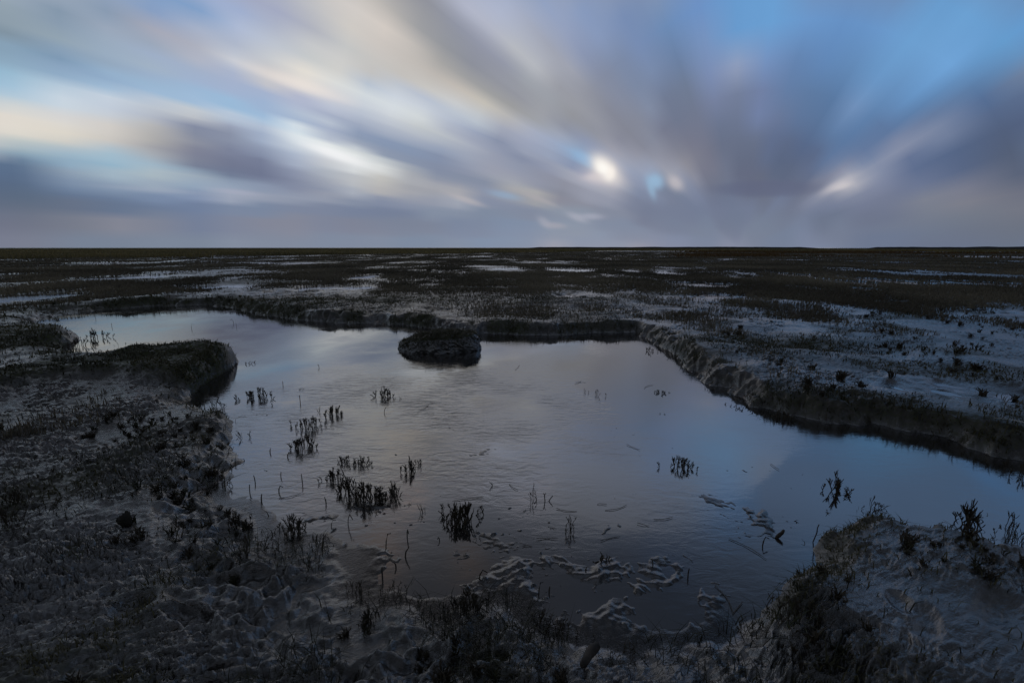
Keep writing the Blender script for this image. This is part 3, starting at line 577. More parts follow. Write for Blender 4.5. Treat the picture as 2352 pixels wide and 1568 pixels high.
# short turf and algae on mud and banks
x, y, r = scatter(900000, .75, 16, -58, 58, seed=1)
z, wet, moss, sd, dip = H(x, y, True)
d = np.hypot(x, y)
keep = (r.rand(len(x)) < moss ** 1.5 * .8) & (sd > -.01) & (dip < .2); x, y, z, d = x[keep], y[keep], z[keep], d[keep]
k_ = fbm(x, y, .25, 2, 120) > -.25; x, y, z, d = x[k_], y[k_], z[k_], d[k_]
rr_ = np.random.RandomState(5); _, bw_, bh_ = shore(x, y); sd_ = H(x, y, True)[3]; hang = (sd_ < bw_ * 1.15) * (bh_ > .1)
hh = (.008 + .022 * rr_.rand(len(x)) ** 1.5) * (1 + .05 * d) * (1 + .7 * hang * sst(2.8, 3.6, d)); ww = .0022 + .0009 * d
print('turf', len(x))
blades('turf_grass', x, y, z, hh, ww, 1.1, M_TURF, 'short dull green turf along the mud banks', 'grass', 1.0, tint=np.clip(.5 + .9 * fbm(x, y, 1.3, 2, 121) + .3 * rr_.randn(len(x)), 0, 1))
# dead stems and algae strewn over the near mud
x, y, r = scatter(34000, .8, 7, -60, 60, seed=12)
z, wet, moss, sd, dip = H(x, y, True); keep = (sd > -.02) & (r.rand(len(x)) < (1 - .9 * sst(.4, 1, x)) * sst(-.05, .45, fbm(x, y, .45, 3, 171)) * (.35 + .65 * sst(3.2, 1.6, np.hypot(x, y)))); x, y, z = x[keep], y[keep], z[keep]; rr_ = np.random.RandomState(15)
print('litter', len(x))
blades('plant_litter', x, y, np.maximum(z, 0) + .004, .012 + .03 * rr_.rand(len(x)) ** 1.5, .002 + .0007 * np.hypot(x, y), 2.2, M_LITTER, 'dead stems and algae strewn over the near mud', 'plant litter', .8)
# brown plants over the marsh beyond the creek
x, y, r = scatter(900000, 4, 130, -56, 56, seed=2)
z, wet, moss, sd, dip = H(x, y, True); d = np.hypot(x, y)
den = sst(-.55, .55, fbm(x, y * .6, 4.5, 4, 131, .7) + .45 * sst(8, 18, d) + .35 * sst(-3, 8, x) - .25)
den = den * sst(.3, 1.2, sd) * (1 - .8 * sst(.35, .8, moss) * (d < 26)) * (1 - .93 * sst(.3, .8, dip))
clr = np.zeros_like(x)
for e in PCLEAR: clr = np.maximum(clr, gauss(x, y, e))
den = den * (1 - .95 * sst(.25, .6, clr))
bare = np.maximum(gauss(x, y, ell(900, 700, 420, 30)), gauss(x, y, ell(1750, 760, 380, 40)) * .6); bare = np.maximum(bare, gauss(x, y, ell(1280, 692, 240, 16))); bare = np.maximum(bare, gauss(x, y, ell(980, 692, 520, 26))); den = den * (1 - .93 * bare)
keep = r.rand(len(x)) < den; dn = den[keep]; x, y, z, d = x[keep], y[keep], z[keep], d[keep]
nb = 2; dn = np.repeat(dn, nb); x = np.repeat(x, nb); y = np.repeat(y, nb); z = np.repeat(z, nb); d = np.repeat(d, nb); rr_ = np.random.RandomState(6)
x = x + rr_.randn(len(x)) * .012; y = y + rr_.randn(len(x)) * .012
print('brown', len(x))
blades('marsh_vegetation', x, y, z, (.03 + .09 * rr_.rand(len(x)) ** 1.6) * (.45 + .55 * dn), .003 + .0008 * d, .7, M_BROWN, 'low brown glasswort covering the marsh beyond the creek', 'marsh plants', .3, tint=np.clip(.35 + .7 * fbm(x, y, 5, 2, 133) + .25 * rr_.randn(len(x)), 0, 1))
# tall meadow grass to the horizon
x, y, r = scatter(260000, 52, 900, -58, 58, seed=3)
edge = np.interp(np.degrees(np.arctan2(x, y)), [-58, -48, -30, -15, 0, 6, 12, 60], [56, 58, 66, 80, 95, 110, 160, 160]) + 8 * fbm(x, y, 14, 2, 141)
d = np.hypot(x, y); keep = d > edge; x, y, d = x[keep], y[keep], d[keep]; z = H(x, y); rr_ = np.random.RandomState(7)
print('meadow', len(x))
blades('meadow_grass', x, y, z, (.3 + .32 * rr_.rand(len(x))) * (1 + 0 * d), .0014 * d, .5, M_MEADOW, 'tall olive meadow grass along the horizon at the left', 'grass', .4, tint=np.clip(.4 + .6 * fbm(x, y, 20, 2, 143) + .2 * rr_.randn(len(x)), 0, 1))
x, y, r = scatter(120000, 40, 260, 18, 58, seed=4)
keep = r.rand(len(x)) < sst(-.05, .3, fbm(x * .35, y, 22, 2, 151)) * sst(18, 27, np.degrees(np.arctan2(x, y))); x, y = x[keep], y[keep]; z = H(x, y); d = np.hypot(x, y); rr_ = np.random.RandomState(8)
blades('rusty_grass', x, y, z, .15 + .2 * rr_.rand(len(x)), .0014 * d, .5, M_RUST, 'rust brown grass in the far right of the marsh', 'grass', .4)

# ------------------------------------------------------------------ far banks, sea and posts
def bank(name, azs, dist, hgt, wid, label):
    v = []; f = []; n = len(azs); prof = [(-1, -.2), (-.55, .45), (-.25, .9), (.1, 1), (.5, .7), (1, -.2)]; m = len(prof)
    rnd = np.random.RandomState(3); jit = np.convolve(rnd.randn(n + 20), np.ones(7) / 7, 'same')[10:10 + n]
    for i, a in enumerate(azs):
        endf = min(1, i / 6, (n - 1 - i) / 6); ar = R(a)
        for q, hq in prof:
            rad = dist(a) + q * wid; v.append((math.sin(ar) * rad, math.cos(ar) * rad, .0 + hgt * hq * (.25 + .75 * endf) * (1 + .12 * jit[i])))
    for i in range(n - 1):
        for k in range(m - 1): b = i * m + k; f.append((b, b + m, b + m + 1, b + 1))
    o = mesh_obj(name, v, f, 4, M_BANK); return tag(o, label, 'embankment', kind='structure')
M_BANK = plant_material('bank_earth', (.018, .017, .014), (.034, .030, .022), .85, False)
def az_of(px): return math.degrees(math.atan2(*ray(px, 570)[:2]))
bank('embankment', np.linspace(az_of(1200), az_of(1895), 90), lambda a: 420, 1.75, 8, 'low dark embankment along the horizon ending at the sea gap')
bank('embankment', np.linspace(az_of(1980), az_of(2700), 90), lambda a: 330 - (a - 38) * 3.0, 1.6, 7, 'low dark embankment along the horizon right of the sea gap')
def ring(name, a0, a1, r0, r1, z, label, mtl=None):
    n = 40; an = np.radians(np.linspace(a0, a1, n)); v = np.concatenate([np.stack([np.sin(an) * q, np.cos(an) * q, np.full(n, z)], -1) for q in (r0, r1)])
    i = np.arange(n - 1); f = np.stack([i, i + 1, i + n + 1, i + n], -1)[:, ::-1]
    return tag(mesh_obj(name, v, f, 4, mtl or WATER), label, 'water', kind='structure')
ring('sea', 3, 62, 408, 11000, .235, 'thin strip of sea along the horizon at the right')

def tube(pts, rad, ns=5):
    """verts and quads of a tapered tube"""
    pts = np.asarray(pts, float); n = len(pts); v = []; f = []
    for i in range(n):
        t = pts[min(i + 1, n - 1)] - pts[max(i - 1, 0)]; t = t / (np.linalg.norm(t) + 1e-9)
        a = np.cross(t, [0, .3, 1.] if abs(t[2]) < .9 else [1., .2, 0]); a /= np.linalg.norm(a); b = np.cross(t, a)
        for k in range(ns):
            an = 2 * math.pi * k / ns; v.append(pts[i] + (a * math.cos(an) + b * math.sin(an)) * rad[i])
    for i in range(n - 1):
        for k in range(ns): f.append((i * ns + k, i * ns + (k + 1) % ns, (i + 1) * ns + (k + 1) % ns, (i + 1) * ns + k))
    c = len(v); v.append(pts[-1] + (pts[-1] - pts[-2]) * .15)
    for k in range(ns): f.append(((n - 1) * ns + k, (n - 1) * ns + (k + 1) % ns, c, c))
    return v, f
class MB:
    def __init__(s): s.v = []; s.f = []
    def add(s, vf):
        b = len(s.v); s.v += list(vf[0]); s.f += [tuple(b + i for i in q) for q in vf[1]]
    def mesh(s, name, mtl):
        me = bpy.data.meshes.new(name); me.from_pydata([tuple(q) for q in s.v], [], [q if q[2] != q[3] else q[:3] for q in s.f]); me.materials.append(mtl)
        me.polygons.foreach_set('use_smooth', np.ones(len(me.polygons), bool)); me.update(); return me
    def build(s, name, mtl, parent=None):
        o = bpy.data.objects.new(name, s.mesh(name, mtl)); C.objects.link(o)
        if parent: o.parent = parent
        return o
post = MB(); post.add(tube([(0, 0, -.3), (0, 0, .9), (.02, 0, 1.15)], [.16, .15, .1], 6)); pm = post.mesh('groyne_post', M_WOOD)
for i in range(26):
    a = R(az_of(1882 + i * 4.4)); o = bpy.data.objects.new('groyne_post', pm); C.objects.link(o); dd_ = 430
    o.location = (math.sin(a) * dd_, math.cos(a) * dd_, 0); o.scale = (1, 1, .8 + .2 * ((i * 7) % 5) / 5)
    tag(o, 'tiny dark groyne post standing in the sea gap', 'post', 'groyne posts in the sea gap')

# ------------------------------------------------------------------ glasswort
def shoot_mesh(seed, kind='glass'):
    """one branching shoot, about 1 unit tall"""
    r = random.Random(seed); mb = MB()
    lean = (r.uniform(-.22, .22), r.uniform(-.22, .22)); n = 6; pts = []
    for i in range(n):
        t = i / (n - 1); pts.append((lean[0] * t * t + r.uniform(-.02, .02), lean[1] * t * t + r.uniform(-.02, .02), t * .98 - .04))
    thick = {'glass': .016, 'twig': .011, 'stub': .022}[kind]
    mb.add(tube(pts, [thick * (1.0 if 0 < i < n - 1 else .8) * (1 + .25 * (i % 2)) for i in range(n)], 5))
    nb = {'glass': r.randint(5, 9), 'twig': r.randint(3, 5), 'stub': r.randint(0, 2)}[kind]
    for k in range(nb):
        t = r.uniform(.25, .85); i = t * (n - 1); i0 = int(i); p = np.array(pts[i0]) * (1 - (i - i0)) + np.array(pts[i0 + 1]) * (i - i0)
        a = r.uniform(0, 6.28); ln = r.uniform(.2, .46) * (1.15 - .6 * t); out = r.uniform(.18, .42)
        q = [p]
        for s in range(1, 4):
            u = s / 3; q.append(p + np.array([math.cos(a) * out * ln * u ** .8, math.sin(a) * out * ln * u ** .8, ln * u ** 1.3]))
        th = thick * .85; mb.add(tube(q, [th * .8, th * 1.05, th, th * .7], 4))
    return mb.mesh('shoot', M_GLASS)
SHOOT = {k: [shoot_mesh(100 * j + i, k) for i in range(8)] for j, k in enumerate(('glass', 'twig', 'stub'))}
def arc_mesh(seed, mtl):
    r = random.Random(seed); mb = MB()
    a = r.uniform(0, 6.28); k = r.uniform(.3, .9); pts = []
    for i in range(7):
        t = i / 6; pts.append((math.cos(a) * k * t * t, math.sin(a) * k * t * t, t * (1 - .45 * k * t) - .03))
    mb.add(tube(pts, [.012, .012, .011, .010, .008, .006, .003], 4)); return mb.mesh('blade', mtl)
M_GREENB = plant_material('green_blade', (.022, .030, .010), (.075, .078, .024), .5, False)
ARC = [arc_mesh(i, M_GREENB) for i in range(6)]
def empty(name, loc, label, cat, group=None):
    o = bpy.data.objects.new(name, None); C.objects.link(o); o.location = loc; o.empty_display_size = .05
    return tag(o, label, cat, group)
def plant(px, py, hpx, wpx, style, label, group=None, name='glasswort_plant', lean=None):
    z0 = .0
    for _ in range(3):
        x, y = at(px, py, max(z0, 0)); z0 = float(H([x], [y])[0])
    zb = max(z0, -.02); slant = math.hypot(math.hypot(x, y), CAM_H); h = hpx / F * slant * 1.0; w = wpx / F * slant
    r = random.Random(int(px * 7 + py)); o = empty(name, (x, y, zb), label, 'plant', group)
    n = {'g': max(5, int(wpx / 1.9)), 't': max(3, int(wpx / 4)), 's': 1, 'b': max(5, int(wpx / 2.0)), 'l': max(3, int(wpx / 4))}[style]
    n = min(n, 46)
    for i in range(n):
        rx = r.gauss(0, .30) * w; ry = r.gauss(0, .30) * w * .8; edge = min(1, math.hypot(rx, ry) / (w * .5 + 1e-6))
        hh = h * (1 - .55 * edge) * r.uniform(.6, 1.0) if n > 1 else h
        if style == 'b' and i % 2: me = r.choice(ARC); nm = 'blade'
        else: me = r.choice(SHOOT[{'g': 'glass', 't': 'twig', 's': 'stub', 'b': 'twig', 'l': 'stub'}[style]]); nm = 'shoot'
        c = bpy.data.objects.new(nm, me); C.objects.link(c); c.parent = o; c.location = (rx, ry, 0)
        th = max(h * .9, .09) if nm == 'shoot' else h
        tilt = .15 if style != 'l' else .9
        c.rotation_euler = (-ry / (w + .01) * tilt * 2 + r.gauss(0, tilt * .5), rx / (w + .01) * tilt * 2 + r.gauss(0, tilt * .5) + (lean or 0), r.uniform(0, 6.28))
        c.scale = (min(th, .16) * r.uniform(.85, 1.15),) * 2 + (hh,)
    return o
GP = 'glasswort plants standing in the creek'
IN_CREEK = [
    (188, 794, 20, 34, 'g', 'dark glasswort clump in the inlet behind the grassy spit'), (227, 776, 24, 30, 'g', 'dark upright glasswort clump farthest back in the left inlet'),
    (277, 794, 14, 16, 't', 'small sparse glasswort tuft just behind the grassy spit'), (572, 836, 14, 34, 'l', 'sprawling glasswort tuft beside the tip of the grassy spit'),
    (592, 914, 30, 54, 'g', 'wide glasswort clump in open water below the spit tip'), (497, 938, 38, 38, 't', 'feathery glasswort tuft at the mouth of the small mud inlet'),
    (713, 980, 30, 64, 'g', 'widest dense clump of the chain left of the islet'), (763, 954, 34, 40, 'g', 'dense upright clump at the far end of the left chain'),
    (735, 947, 20, 14, 't', 'thin tuft beside the upright clump at the far end of the chain'), (700, 1027, 42, 46, 'g', 'tall ragged clump at the near end of the chain of three'),
    (560, 1006, 28, 30, 't', 'branching twiggy tuft near the left mud bank'), (695, 894, 8, 18, 't', 'tiny twig tuft midway between spit and islet'), (627, 930, 7, 14, 'l', 'small collapsed lump of stems right of the wide clump'),
    (881, 911, 34, 38, 'g', 'leaning dense clump below the islet', -.3), (917, 917, 15, 12, 't', 'small tuft right of the leaning clump below the islet'),
    (1349, 902, 20, 14, 't', 'left one of two thin tufts in the middle of the creek'), (1372, 908, 30, 22, 't', 'taller one of two thin tufts in the middle of the creek'),
    (1517, 902, 12, 28, 'g', 'low wide tuft in smooth water toward the right bank'), (1492, 806, 16, 22, 'g', 'small dark tuft at the far right corner of the creek'),
    (1492, 818, 7, 10, 'l', 'tiny tuft just in front of the tuft at the far corner'), (1546, 822, 10, 14, 't', 'tiny tuft under the bend of the right bank'), (1564, 844, 10, 12, 't', 'tiny tuft below the bend of the right bank'),
    (1522, 952, 8, 22, 'l', 'flattened stems lying on still water right of centre'), (1626, 878, 16, 26, 'g', 'dark tuft against the foot of the right bank near its bend'),
    (1725, 926, 12, 80, 'g', 'long low row of stems along the foot of the right bank'), (1798, 962, 22, 50, 'g', 'dense clump standing off the foot of the right bank'),
    (1891, 969, 22, 30, 't', 'brownish sparse tuft at the foot of the right bank'), (1931, 986, 16, 20, 't', 'small spiky tuft in blue water under the right bank'),
    (834, 1066, 28, 36, 'g', 'upper right clump of the dense foreground group'), (797, 1060, 26, 28, 'g', 'upper left clump of the dense foreground group'), (770, 1100, 34, 40, 'g', 'leftmost clump of the dense foreground group'),
    (801, 1134, 50, 38, 'g', 'tall clump at the left side of the dense foreground group'), (843, 1148, 56, 56, 'g', 'largest clump in the dense foreground group'), (874, 1150, 26, 30, 'g', 'low clump at the right foot of the largest clump'),
    (905, 1140, 42, 30, 'g', 'separate tall clump on the right of the dense group'), (858, 1170, 14, 26, 't', 'thin twigs at the near edge of the dense group'),
    (940, 1084, 46, 24, 'g', 'slim upright clump standing alone behind the dense group'), (960, 1066, 22, 12, 'g', 'short upright tuft beside the slim clump'),
    (969, 1176, 34, 18, 't', 'thin forked twig plant near centre'), (938, 1160, 12, 9, 't', 'tiny forked twig left of the thin forked plant'),
    (1061, 1196, 62, 70, 'g', 'biggest black bushy clump at the centre of the foreground'), (1100, 1176, 26, 12, 't', 'thin stems touching the biggest black clump'),
    (1053, 1224, 18, 40, 'l', 'broken muddy stems in front of the biggest clump'), (1083, 1230, 24, 30, 't', 'drooping twigs just in front of the biggest clump'),
    (1130, 1113, 13, 4, 's', 'single short brown stalk right of the biggest clump'), (1221, 1146, 46, 20, 't', 'thin tall stems with one long spike in the middle'),
    (1251, 1150, 22, 4, 's', 'single stalk right of the tall spiked stems'), (1260, 1149, 16, 5, 's', 'short stub right of the tall spiked stems'),
    (1308, 1218, 54, 28, 't', 'pointed twiggy plant with a long straw behind it'), (1264, 1212, 12, 8, 't', 'tiny twig left of the pointed twiggy plant'),
    (1382, 1284, 28, 30, 'l', 'stubby broken plant with a green leaf in the silt'), (1402, 1140, 9, 20, 'l', 'small arched twig lying on the water'),
    (1562, 1074, 38, 46, 'g', 'dense isolated clump in blue water at right'), (1922, 1130, 44, 26, 'g', 'tall tapering clump in blue water behind the right mound'), (1949, 1140, 22, 28, 'l', 'low twisted tuft beside the tall tapering clump'),
    (1902, 1178, 9, 8, 't', 'tiny twig near the far edge of the right mound'), (1820, 1192, 6, 12, 'l', 'tiny lying twig left of the right mound'),
    (2229, 1204, 56, 28, 'g', 'dark bent clump in blue water beyond the right mound', .25), (2262, 1196, 10, 42, 'l', 'stems lying on the water beside the dark bent clump'), (2318, 1212, 40, 20, 't', 'faint thin plant at the far right beyond the mound'),
    (2297, 1072, 26, 30, 't', 'twisted twigs in blue water under the right bank'), (2349, 1092, 30, 20, 'g', 'dark clump at the right edge of the picture'),
]
for e in IN_CREEK: plant(*e[:6], GP, lean=e[6] if len(e) > 6 else None)
GB = 'glasswort plants on the near banks'
ON_BANK = [
    (544, 1208, 44, 36, 'g', 'spiky tuft where the left mud meets the water'), (672, 1218, 56, 50, 'g', 'tall spiky tuft at the tip of the left mud'), (715, 1308, 48, 44, 'b', 'greenish tuft with one tall spike on the mud edge'),
    (571, 1268, 56, 84, 'b', 'wide tangled tuft on the left mud edge'), (500, 1112, 66, 52, 'b', 'large bushy tuft on the rim of the left bank'), (384, 1092, 54, 96, 'b', 'broad dark mass of stems on top of the left bank'),
    (285, 1097, 26, 54, 'b', 'low tuft left of the broad dark mass on the left bank'), (198, 1063, 22, 46, 'b', 'small tuft farther back on the left mud'), (22, 1088, 24, 70, 'b', 'low tuft at the left picture edge, upper one'),
    (181, 1280, 54, 74, 'b', 'dark rounded bush of stems on the open left mud'), (124, 1167, 30, 46, 'b', 'dark tuft with a straw beside it on the left mud'), (35, 1154, 36, 30, 'g', 'upright tuft near the left picture edge'),
    (16, 1208, 52, 52, 'b', 'large tuft at the left picture edge'), (413, 1226, 50, 84, 'b', 'sprawling tuft in the middle of the left mud'), (1076, 1396, 68, 50, 'g', 'tall muddy stump of stems on the near shore'),
    (1020, 1432, 34, 84, 'b', 'mat of muddy stems left of the tall stump on the near shore'), (818, 1366, 46, 50, 't', 'sparse upright twigs on the near shore'), (895, 1366, 40, 62, 'b', 'loose clump with curled stems on the near shore'),
    (1237, 1430, 56, 46, 'b', 'ragged muddy plant at the near water edge'), (1281, 1448, 56, 50, 't', 'faint tall twigs at the near water edge'), (1290, 1492, 40, 130, 'b', 'wide dark mat of stems at the bottom of the picture'),
    (1430, 1512, 34, 76, 'b', 'yellow green grass tuft beside the drift stick'), (1722, 1448, 54, 52, 'b', 'grass tuft at the foot of the right mound'), (1812, 1424, 78, 78, 'b', 'tallest dark grass tuft on the left flank of the right mound'),
    (1864, 1440, 52, 30, 't', 'thin stalks right of the tallest grass tuft'), (2006, 1170, 44, 36, 't', 'forked twigs on the crest of the right mound'), (2000, 1182, 22, 60, 'b', 'green grass tuft on the crest of the right mound'),
    (2330, 1240, 44, 46, 'b', 'dark tuft at the right edge of the right mound'), (2064, 1312, 18, 22, 's', 'two broken stubs on top of the right mound'), (2273, 1312, 16, 46, 'b', 'low brown tuft on the right part of the mound'),
    (1867, 1244, 56, 4, 's', 'single tall reed at the left corner of the right mound'), (880, 1150, 20, 20, 't', 'thin twigs between the dense group clumps'),
]
for e in ON_BANK: plant(e[0], e[1], e[2] * .78, *e[3:6], GB)

# stalks broken off in the water, floating straws
def sample_z(x, y): return max(float(H([x], [y])[0]), 0.0)
STALKS = [(220, 731, 8), (257, 751, 6), (440, 756, 9), (537, 742, 8), (543, 750, 7), (733, 844, 6), (690, 928, 16), (513, 879, 10), (540, 861, 12), (650, 886, 8), (882, 948, 12), (586, 1106, 13), (645, 1096, 10), (574, 1134, 15), (695, 1113, 18),
          (749, 1154, 14), (727, 1240, 14), (741, 1258, 16), (487, 1208, 18), (935, 1231, 18), (886, 1258, 24), (930, 1278, 22), (878, 1320, 20), (910, 1302, 12), (799, 1204, 26), (1237, 1366, 22), (1261, 1360, 12), (1751, 1252, 16), (1580, 1322, 16),
          (1500, 1300, 10), (1100, 1330, 20), (760, 1210, 12), (600, 1150, 14), (640, 1130, 12), (660, 1050, 10), (620, 1040, 8), (1010, 1240, 8), (1345, 1310, 6)]
for px, py, h in STALKS:
    x, y = at(px, py, 0); z = sample_z(x, y); r = random.Random(px); hh = h / F * math.hypot(math.hypot(x, y), CAM_H) * 1.1; mb = MB()
    a = r.uniform(0, 6.28); k = r.uniform(.1, .5); q = [(0, 0, -.01), (math.cos(a) * k * .3 * hh, math.sin(a) * k * .3 * hh, hh * .5), (math.cos(a) * k * hh, math.sin(a) * k * hh, hh)]
    if r.random() < .4: q.append((math.cos(a) * (k + .4) * hh, math.sin(a) * (k + .4) * hh, hh * .8))
    mb.add(tube(q, [.002 + .0014 * r.random()] * (len(q) - 1) + [.002], 5)); o = mb.build('stalk', M_GLASS); o.location = (x, y, z)
    tag(o, 'single broken dark stalk poking out of the creek silt', 'stalk', 'broken stalks in the creek')
STRAWS = [(1278, 1164, 1325, 1170), (1170, 1108, 1190, 1122), (1372, 1154, 1394, 1155), (1390, 1168, 1440, 1156), (1200, 1251, 1222, 1251), (1502, 1189, 1545, 1184), (1464, 1198, 1492, 1204), (958, 944, 985, 926), (1183, 848, 1193, 836), (775, 1052, 825, 1160),
          (1642, 1340, 1684, 1404), (1684, 1404, 1706, 1378), (1674, 1233, 1760, 1280), (1770, 1062, 1790, 1076), (1232, 1234, 1280, 1232), (1380, 1238, 1424, 1228), (640, 1140, 690, 1130), (1110, 1138, 1040, 1146), (450, 1096, 440, 1105), (70, 1130, 165, 1165),
          (560, 1268, 660, 1256), (400, 1410, 520, 1408), (140, 1506, 190, 1460), (360, 1516, 430, 1460), (1320, 880, 1335, 872), (1480, 890, 1500, 882), (1440, 1018, 1470, 1030)]
for ax, ay, bx, by in STRAWS:
    r = random.Random(ax); p, q = np.array(at(ax, ay, .01)), np.array(at(bx, by, .01)); pts = []
    nrm = np.array([-(q - p)[1], (q - p)[0]]) * r.uniform(-.12, .12)
    for i in range(6):
        t = i / 5; g = p + (q - p) * t + nrm * math.sin(t * math.pi); pts.append((g[0], g[1], sample_z(*g) + .002 + .004 * r.random()))
    mb = MB(); mb.add(tube(pts, [.0013] * 5 + [.0008], 5)); o = mb.build('straw', M_STRAW)
    tag(o, 'thin pale straw lying flat on the mud and shallow water', 'straw', 'loose straws lying about')
# sticks
def stick(a, b, za, zb, rad, label, name='drift_stick', flat=1.0):
    p, q = at(*a, za), at(*b, zb); r = random.Random(a[0]); pts = []
    for i in range(7):
        t = i / 6; pts.append((p[0] + (q[0] - p[0]) * t + r.uniform(-.3, .3) * rad, p[1] + (q[1] - p[1]) * t + r.uniform(-.3, .3) * rad, za + (zb - za) * t + r.uniform(-.2, .2) * rad))
    mb = MB(); mb.add(tube(pts, [rad * s for s in (.75, 1, 1.1, 1, .9, .8, .55)], 8)); o = mb.build(name, M_WOOD); tag(o, label, 'stick'); return o
x0, y0 = at(1352, 1508, .07); zz = sample_z(x0, y0)
stick((1372, 1480), (1334, 1530), zz + .03, zz + .025, .014, 'flat grey drift stick lying at the bottom edge of the picture')
stick((1783, 1236), (1801, 1217), .0, .035, .008, 'short brown stick poking from the silt left of the right mound')

# a feather on the right bank and a lump on the left mud
M_FEATHER = plant_material('feather_white', (.50, .50, .49), (.70, .70, .68), .7, False)
x0, y0 = at(2318, 974, .15); z0 = float(H([x0], [y0])[0]); mb = MB(); mb.add(tube([(-.075, 0, .004), (-.02, .004, .012), (.045, -.002, .020), (.08, .004, .016)], [.0015, .0018, .0014, .0008], 5))
fo = mb.build('feather', M_FEATHER); fo.location = (x0, y0, z0 + .004); fo.rotation_euler = (0, .1, -.6)
tag(fo, 'small white feather lying on the mud of the right bank', 'feather')
mb = MB(); nv = 14
for k in range(nv):
    t = (k + .5) / nv; a = k * 2.4; q = math.sqrt(max(t * (1 - t), 0)) * 2
    mb.add(tube([(0, 0, 0), (math.cos(a) * q * .009, math.sin(a) * q * .006, (t - .5) * .008), (math.cos(a) * q * .015, math.sin(a) * q * .011, (t - .5) * .014)], [.004, .0042, .002], 5))
vane = mb.build('barbs', M_FEATHER, fo); vane.location = (.04, 0, .016); vane.scale = (2.6, .9, .5)
x0, y0 = at(290, 1212, .08); z0 = float(H([x0], [y0])[0]); rc = np.random.RandomState(4); n1, n2_ = 18, 12; V = []; 
for i in range(n2_ + 1):
    th = math.pi * i / n2_
    for j in range(n1):
        ph = 2 * math.pi * j / n1; dx_, dy_, dz_ = math.sin(th) * math.cos(ph), math.sin(th) * math.sin(ph), math.cos(th)
        rr0 = 1 + .28 * float(perlin(dx_ * 1.6 + dz_, dy_ * 1.6 - dz_, 301)) + .14 * float(perlin(dx_ * 4 + dz_ * 3, dy_ * 4, 302)); V.append((dx_ * .028 * rr0, dy_ * .022 * rr0, .016 + dz_ * .030 * rr0 * (1.2 if dx_ > 0 else .8)))
Fc = [(i * n1 + j, (i + 1) * n1 + j, (i + 1) * n1 + (j + 1) % n1, i * n1 + (j + 1) % n1) for i in range(n2_) for j in range(n1)]
cl_ = mesh_obj('mud_clod', V, Fc, 4, M_BANK); cl_.location = (x0, y0, z0); tag(cl_, 'small dark clod sitting alone on the wet left mud', 'clod')

# ------------------------------------------------------------------ the islet, a block of turf slumped off the bank
def islet():
    xl, y0 = at(906, 812, 0); xr, _ = at(1098, 808, 0); cx, wx = (xl + xr) / 2, (xr - xl) / 2; dp = .30; cy = y0 + dp * .95
    n, k = 260, 90; an = np.linspace(0, 2 * np.pi, n, endpoint=False)
    out = 1 + .10 * np.cos(2 * an + .6) + .06 * np.sin(3 * an + 1) + .05 * perlin(np.cos(an) * 2, np.sin(an) * 2, 201)
    V = []; 
    for i in range(k + 1):
        t = i / k
        if t < .55: q = t / .55; rad = np.full(n, q); zt = np.ones(n)                     # the top
        else: q = (t - .55) / .45; rad = 1 + .10 * np.sin(q * 2.6) * 1.0 + 0 * an; zt = np.full(n, 1 - q)
        X = np.cos(an) * wx * rad * out * .88 - wx * .05; Y = np.sin(an) * dp * rad * out
        top = .205 + .035 * np.clip(X / wx, -1, 1) - .07 * np.clip(-X / wx - .1, 0, 1) ** 1.3 + .012 * perlin(X / .25, Y / .25, 203)
        top = top - .05 * np.exp(-((X - .50 * wx) / .05) ** 2) * (Y < 0) * np.clip(-Y / dp, 0, 1)
        dome = 1 - .16 * np.clip(rad, 0, 1) ** 6
        Z = np.where(t < .55, top * dome, (top * .78 + .06) * zt - .06)
        amp = .024 if t >= .5 else .010
        X = X + amp * fbm(np.cos(an) * wx + 5, Z * 1.2 + np.sin(an) * dp, .16, 3, 205) * (1 if t > .3 else t / .3); Y = Y + amp * fbm(np.cos(an) * wx + 9, Z * 1.2 + np.sin(an) * dp, .12, 4, 207) * (1 if t > .3 else t / .3)
        Z = Z + (.02 * fbm(X, Y, .1, 4, 209) if t < .55 else 0)
        V.append(np.stack([cx + X, cy + Y, Z], -1))
    v = np.concatenate(V); i = np.arange(k)[:, None] * n; j = np.arange(n)[None, :]; j2 = (j + 1) % n
    f = np.stack([i + j, i + n + j, i + n + j2, i + j2], -1).reshape(-1, 4)
    tt = np.repeat(np.arange(k + 1) / k, n)
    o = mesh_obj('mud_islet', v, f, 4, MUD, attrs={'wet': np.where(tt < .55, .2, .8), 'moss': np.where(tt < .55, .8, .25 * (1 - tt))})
    tag(o, 'slumped block of dark mud capped with turf standing in the creek', 'islet')
    rr = np.random.RandomState(21); idx = rr.choice(np.nonzero((tt > .05) & (tt < .74))[0], 5200); P = v[idx] + rr.randn(len(idx), 3) * .006
    blades('turf', P[:, 0], P[:, 1], P[:, 2], .012 + .03 * rr.rand(len(idx)) ** 2, np.full(len(idx), .005), 1.2, M_TURF, None, None, 1.0, kind=None, tint=np.clip(.3 + .3 * rr.randn(len(idx)), 0, 1), parent=o)
islet()

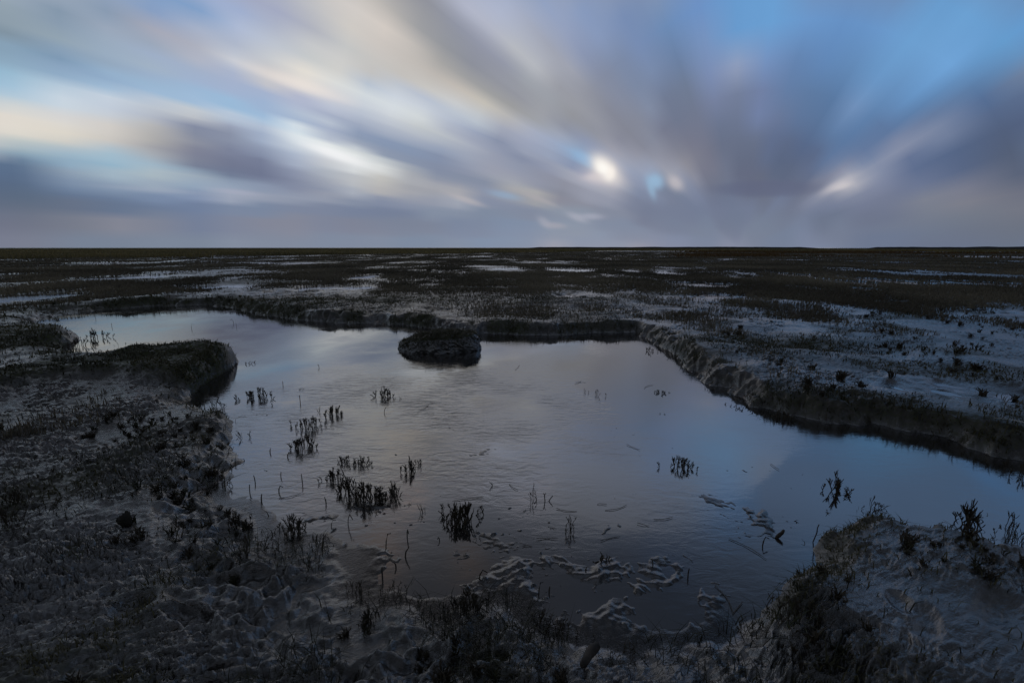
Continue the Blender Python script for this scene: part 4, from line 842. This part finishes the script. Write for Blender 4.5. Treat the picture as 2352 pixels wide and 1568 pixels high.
# ------------------------------------------------------------------ small tufts scattered on mud and marsh, each its own
def tuft_mesh(seed, n=12, tall=1.0):
    r = random.Random(seed); mb = MB()
    for i in range(n):
        a = r.uniform(0, 6.28); b = abs(r.gauss(0, .35)); h = tall * r.uniform(.4, 1.0) * (1 - .4 * min(b, 1)); l = r.uniform(.1, .6); x, y = math.cos(a) * b * .4, math.sin(a) * b * .4
        a2 = a + r.gauss(0, .6); pts = [(x, y, -.06), (x + math.cos(a2) * l * h * .25, y + math.sin(a2) * l * h * .25, h * .5), (x + math.cos(a2) * l * h * .8, y + math.sin(a2) * l * h * .8, h * (.95 - .2 * l))]
        mb.add(tube(pts, [.035, .032, .018], 4))
        if r.random() < .7:
            p = np.array(pts[1]); a3 = r.uniform(0, 6.28); mb.add(tube([p, p + np.array([math.cos(a3) * .12, math.sin(a3) * .12, .14]), p + np.array([math.cos(a3) * .17, math.sin(a3) * .17, .3])], [.028, .028, .016], 4))
    return mb.mesh('glasswort_tuft', M_GLASS if seed % 3 else M_TUFTG)
M_TUFTG = plant_material('tuft_green', (.016, .018, .008), (.050, .046, .018), .55, False)
TUFT = [tuft_mesh(i, 8 + (i * 5) % 14) for i in range(12)]
def tufts(n, poly, zref, hmin, hmax, label, group, seed, thin=None):
    P = np.array([at(a, b, zref) for a, b in poly]); r = np.random.RandomState(seed); lo, hi = P.min(0), P.max(0); got = 0
    while got < n:
        q = lo + (hi - lo) * r.rand(600, 2); ok = poly_sd(q[:, 0], q[:, 1], P) < 0
        z, wet, moss, sd, dip = H(q[:, 0], q[:, 1], True); clump = fbm(q[:, 0], q[:, 1], .9, 2, 160 + seed)
        ok &= (sd > .03) & (dip < .98) & (r.rand(600) < sst(-.3, .4, clump))
        if thin is not None: ok &= r.rand(600) < np.clip(thin / np.hypot(q[:, 0], q[:, 1]), 0, 1) ** 2
        for i in np.nonzero(ok)[0]:
            if got >= n: break
            o = bpy.data.objects.new('glasswort_tuft', TUFT[r.randint(12)]); C.objects.link(o); s = hmin + (hmax - hmin) * r.rand() ** 1.6
            o.location = (q[i, 0], q[i, 1], z[i]); o.rotation_euler = (r.randn() * .12, r.randn() * .12, r.rand() * 6.28); o.scale = (s * (1.3 + 1.1 * r.rand()), s * (1.3 + 1.1 * r.rand()), s)
            tag(o, label, 'plant', group); got += 1
tufts(150, [(-60, 960), (400, 950), (510, 1000), (480, 1120), (640, 1240), (760, 1330), (1000, 1430), (1250, 1480), (1500, 1540), (1500, 1590), (-80, 1590)], .08, .02, .055, 'small dark tuft of stems on the near left mud', 'small tufts on the near left mud', 1)
tufts(35, [(1840, 1240), (2000, 1180), (2360, 1250), (2400, 1590), (1600, 1590), (1650, 1510), (1800, 1420)], .17, .02, .05, 'small brown tuft on the mound at lower right', 'small tufts on the right mound', 2)
tufts(100, [(1560, 790), (1750, 720), (2480, 700), (2480, 1020), (2100, 970), (1800, 920), (1640, 850)], .2, .035, .085, 'dark glasswort tuft on the wet flat beyond the right bank', 'glasswort tufts on the right flat', 3)
tufts(15, [(0, 640), (450, 660), (700, 690), (540, 695), (300, 695), (0, 720)], .2, .05, .11, 'dark glasswort tuft on the flat behind the left inlet', 'glasswort tufts on the left flat', 4)
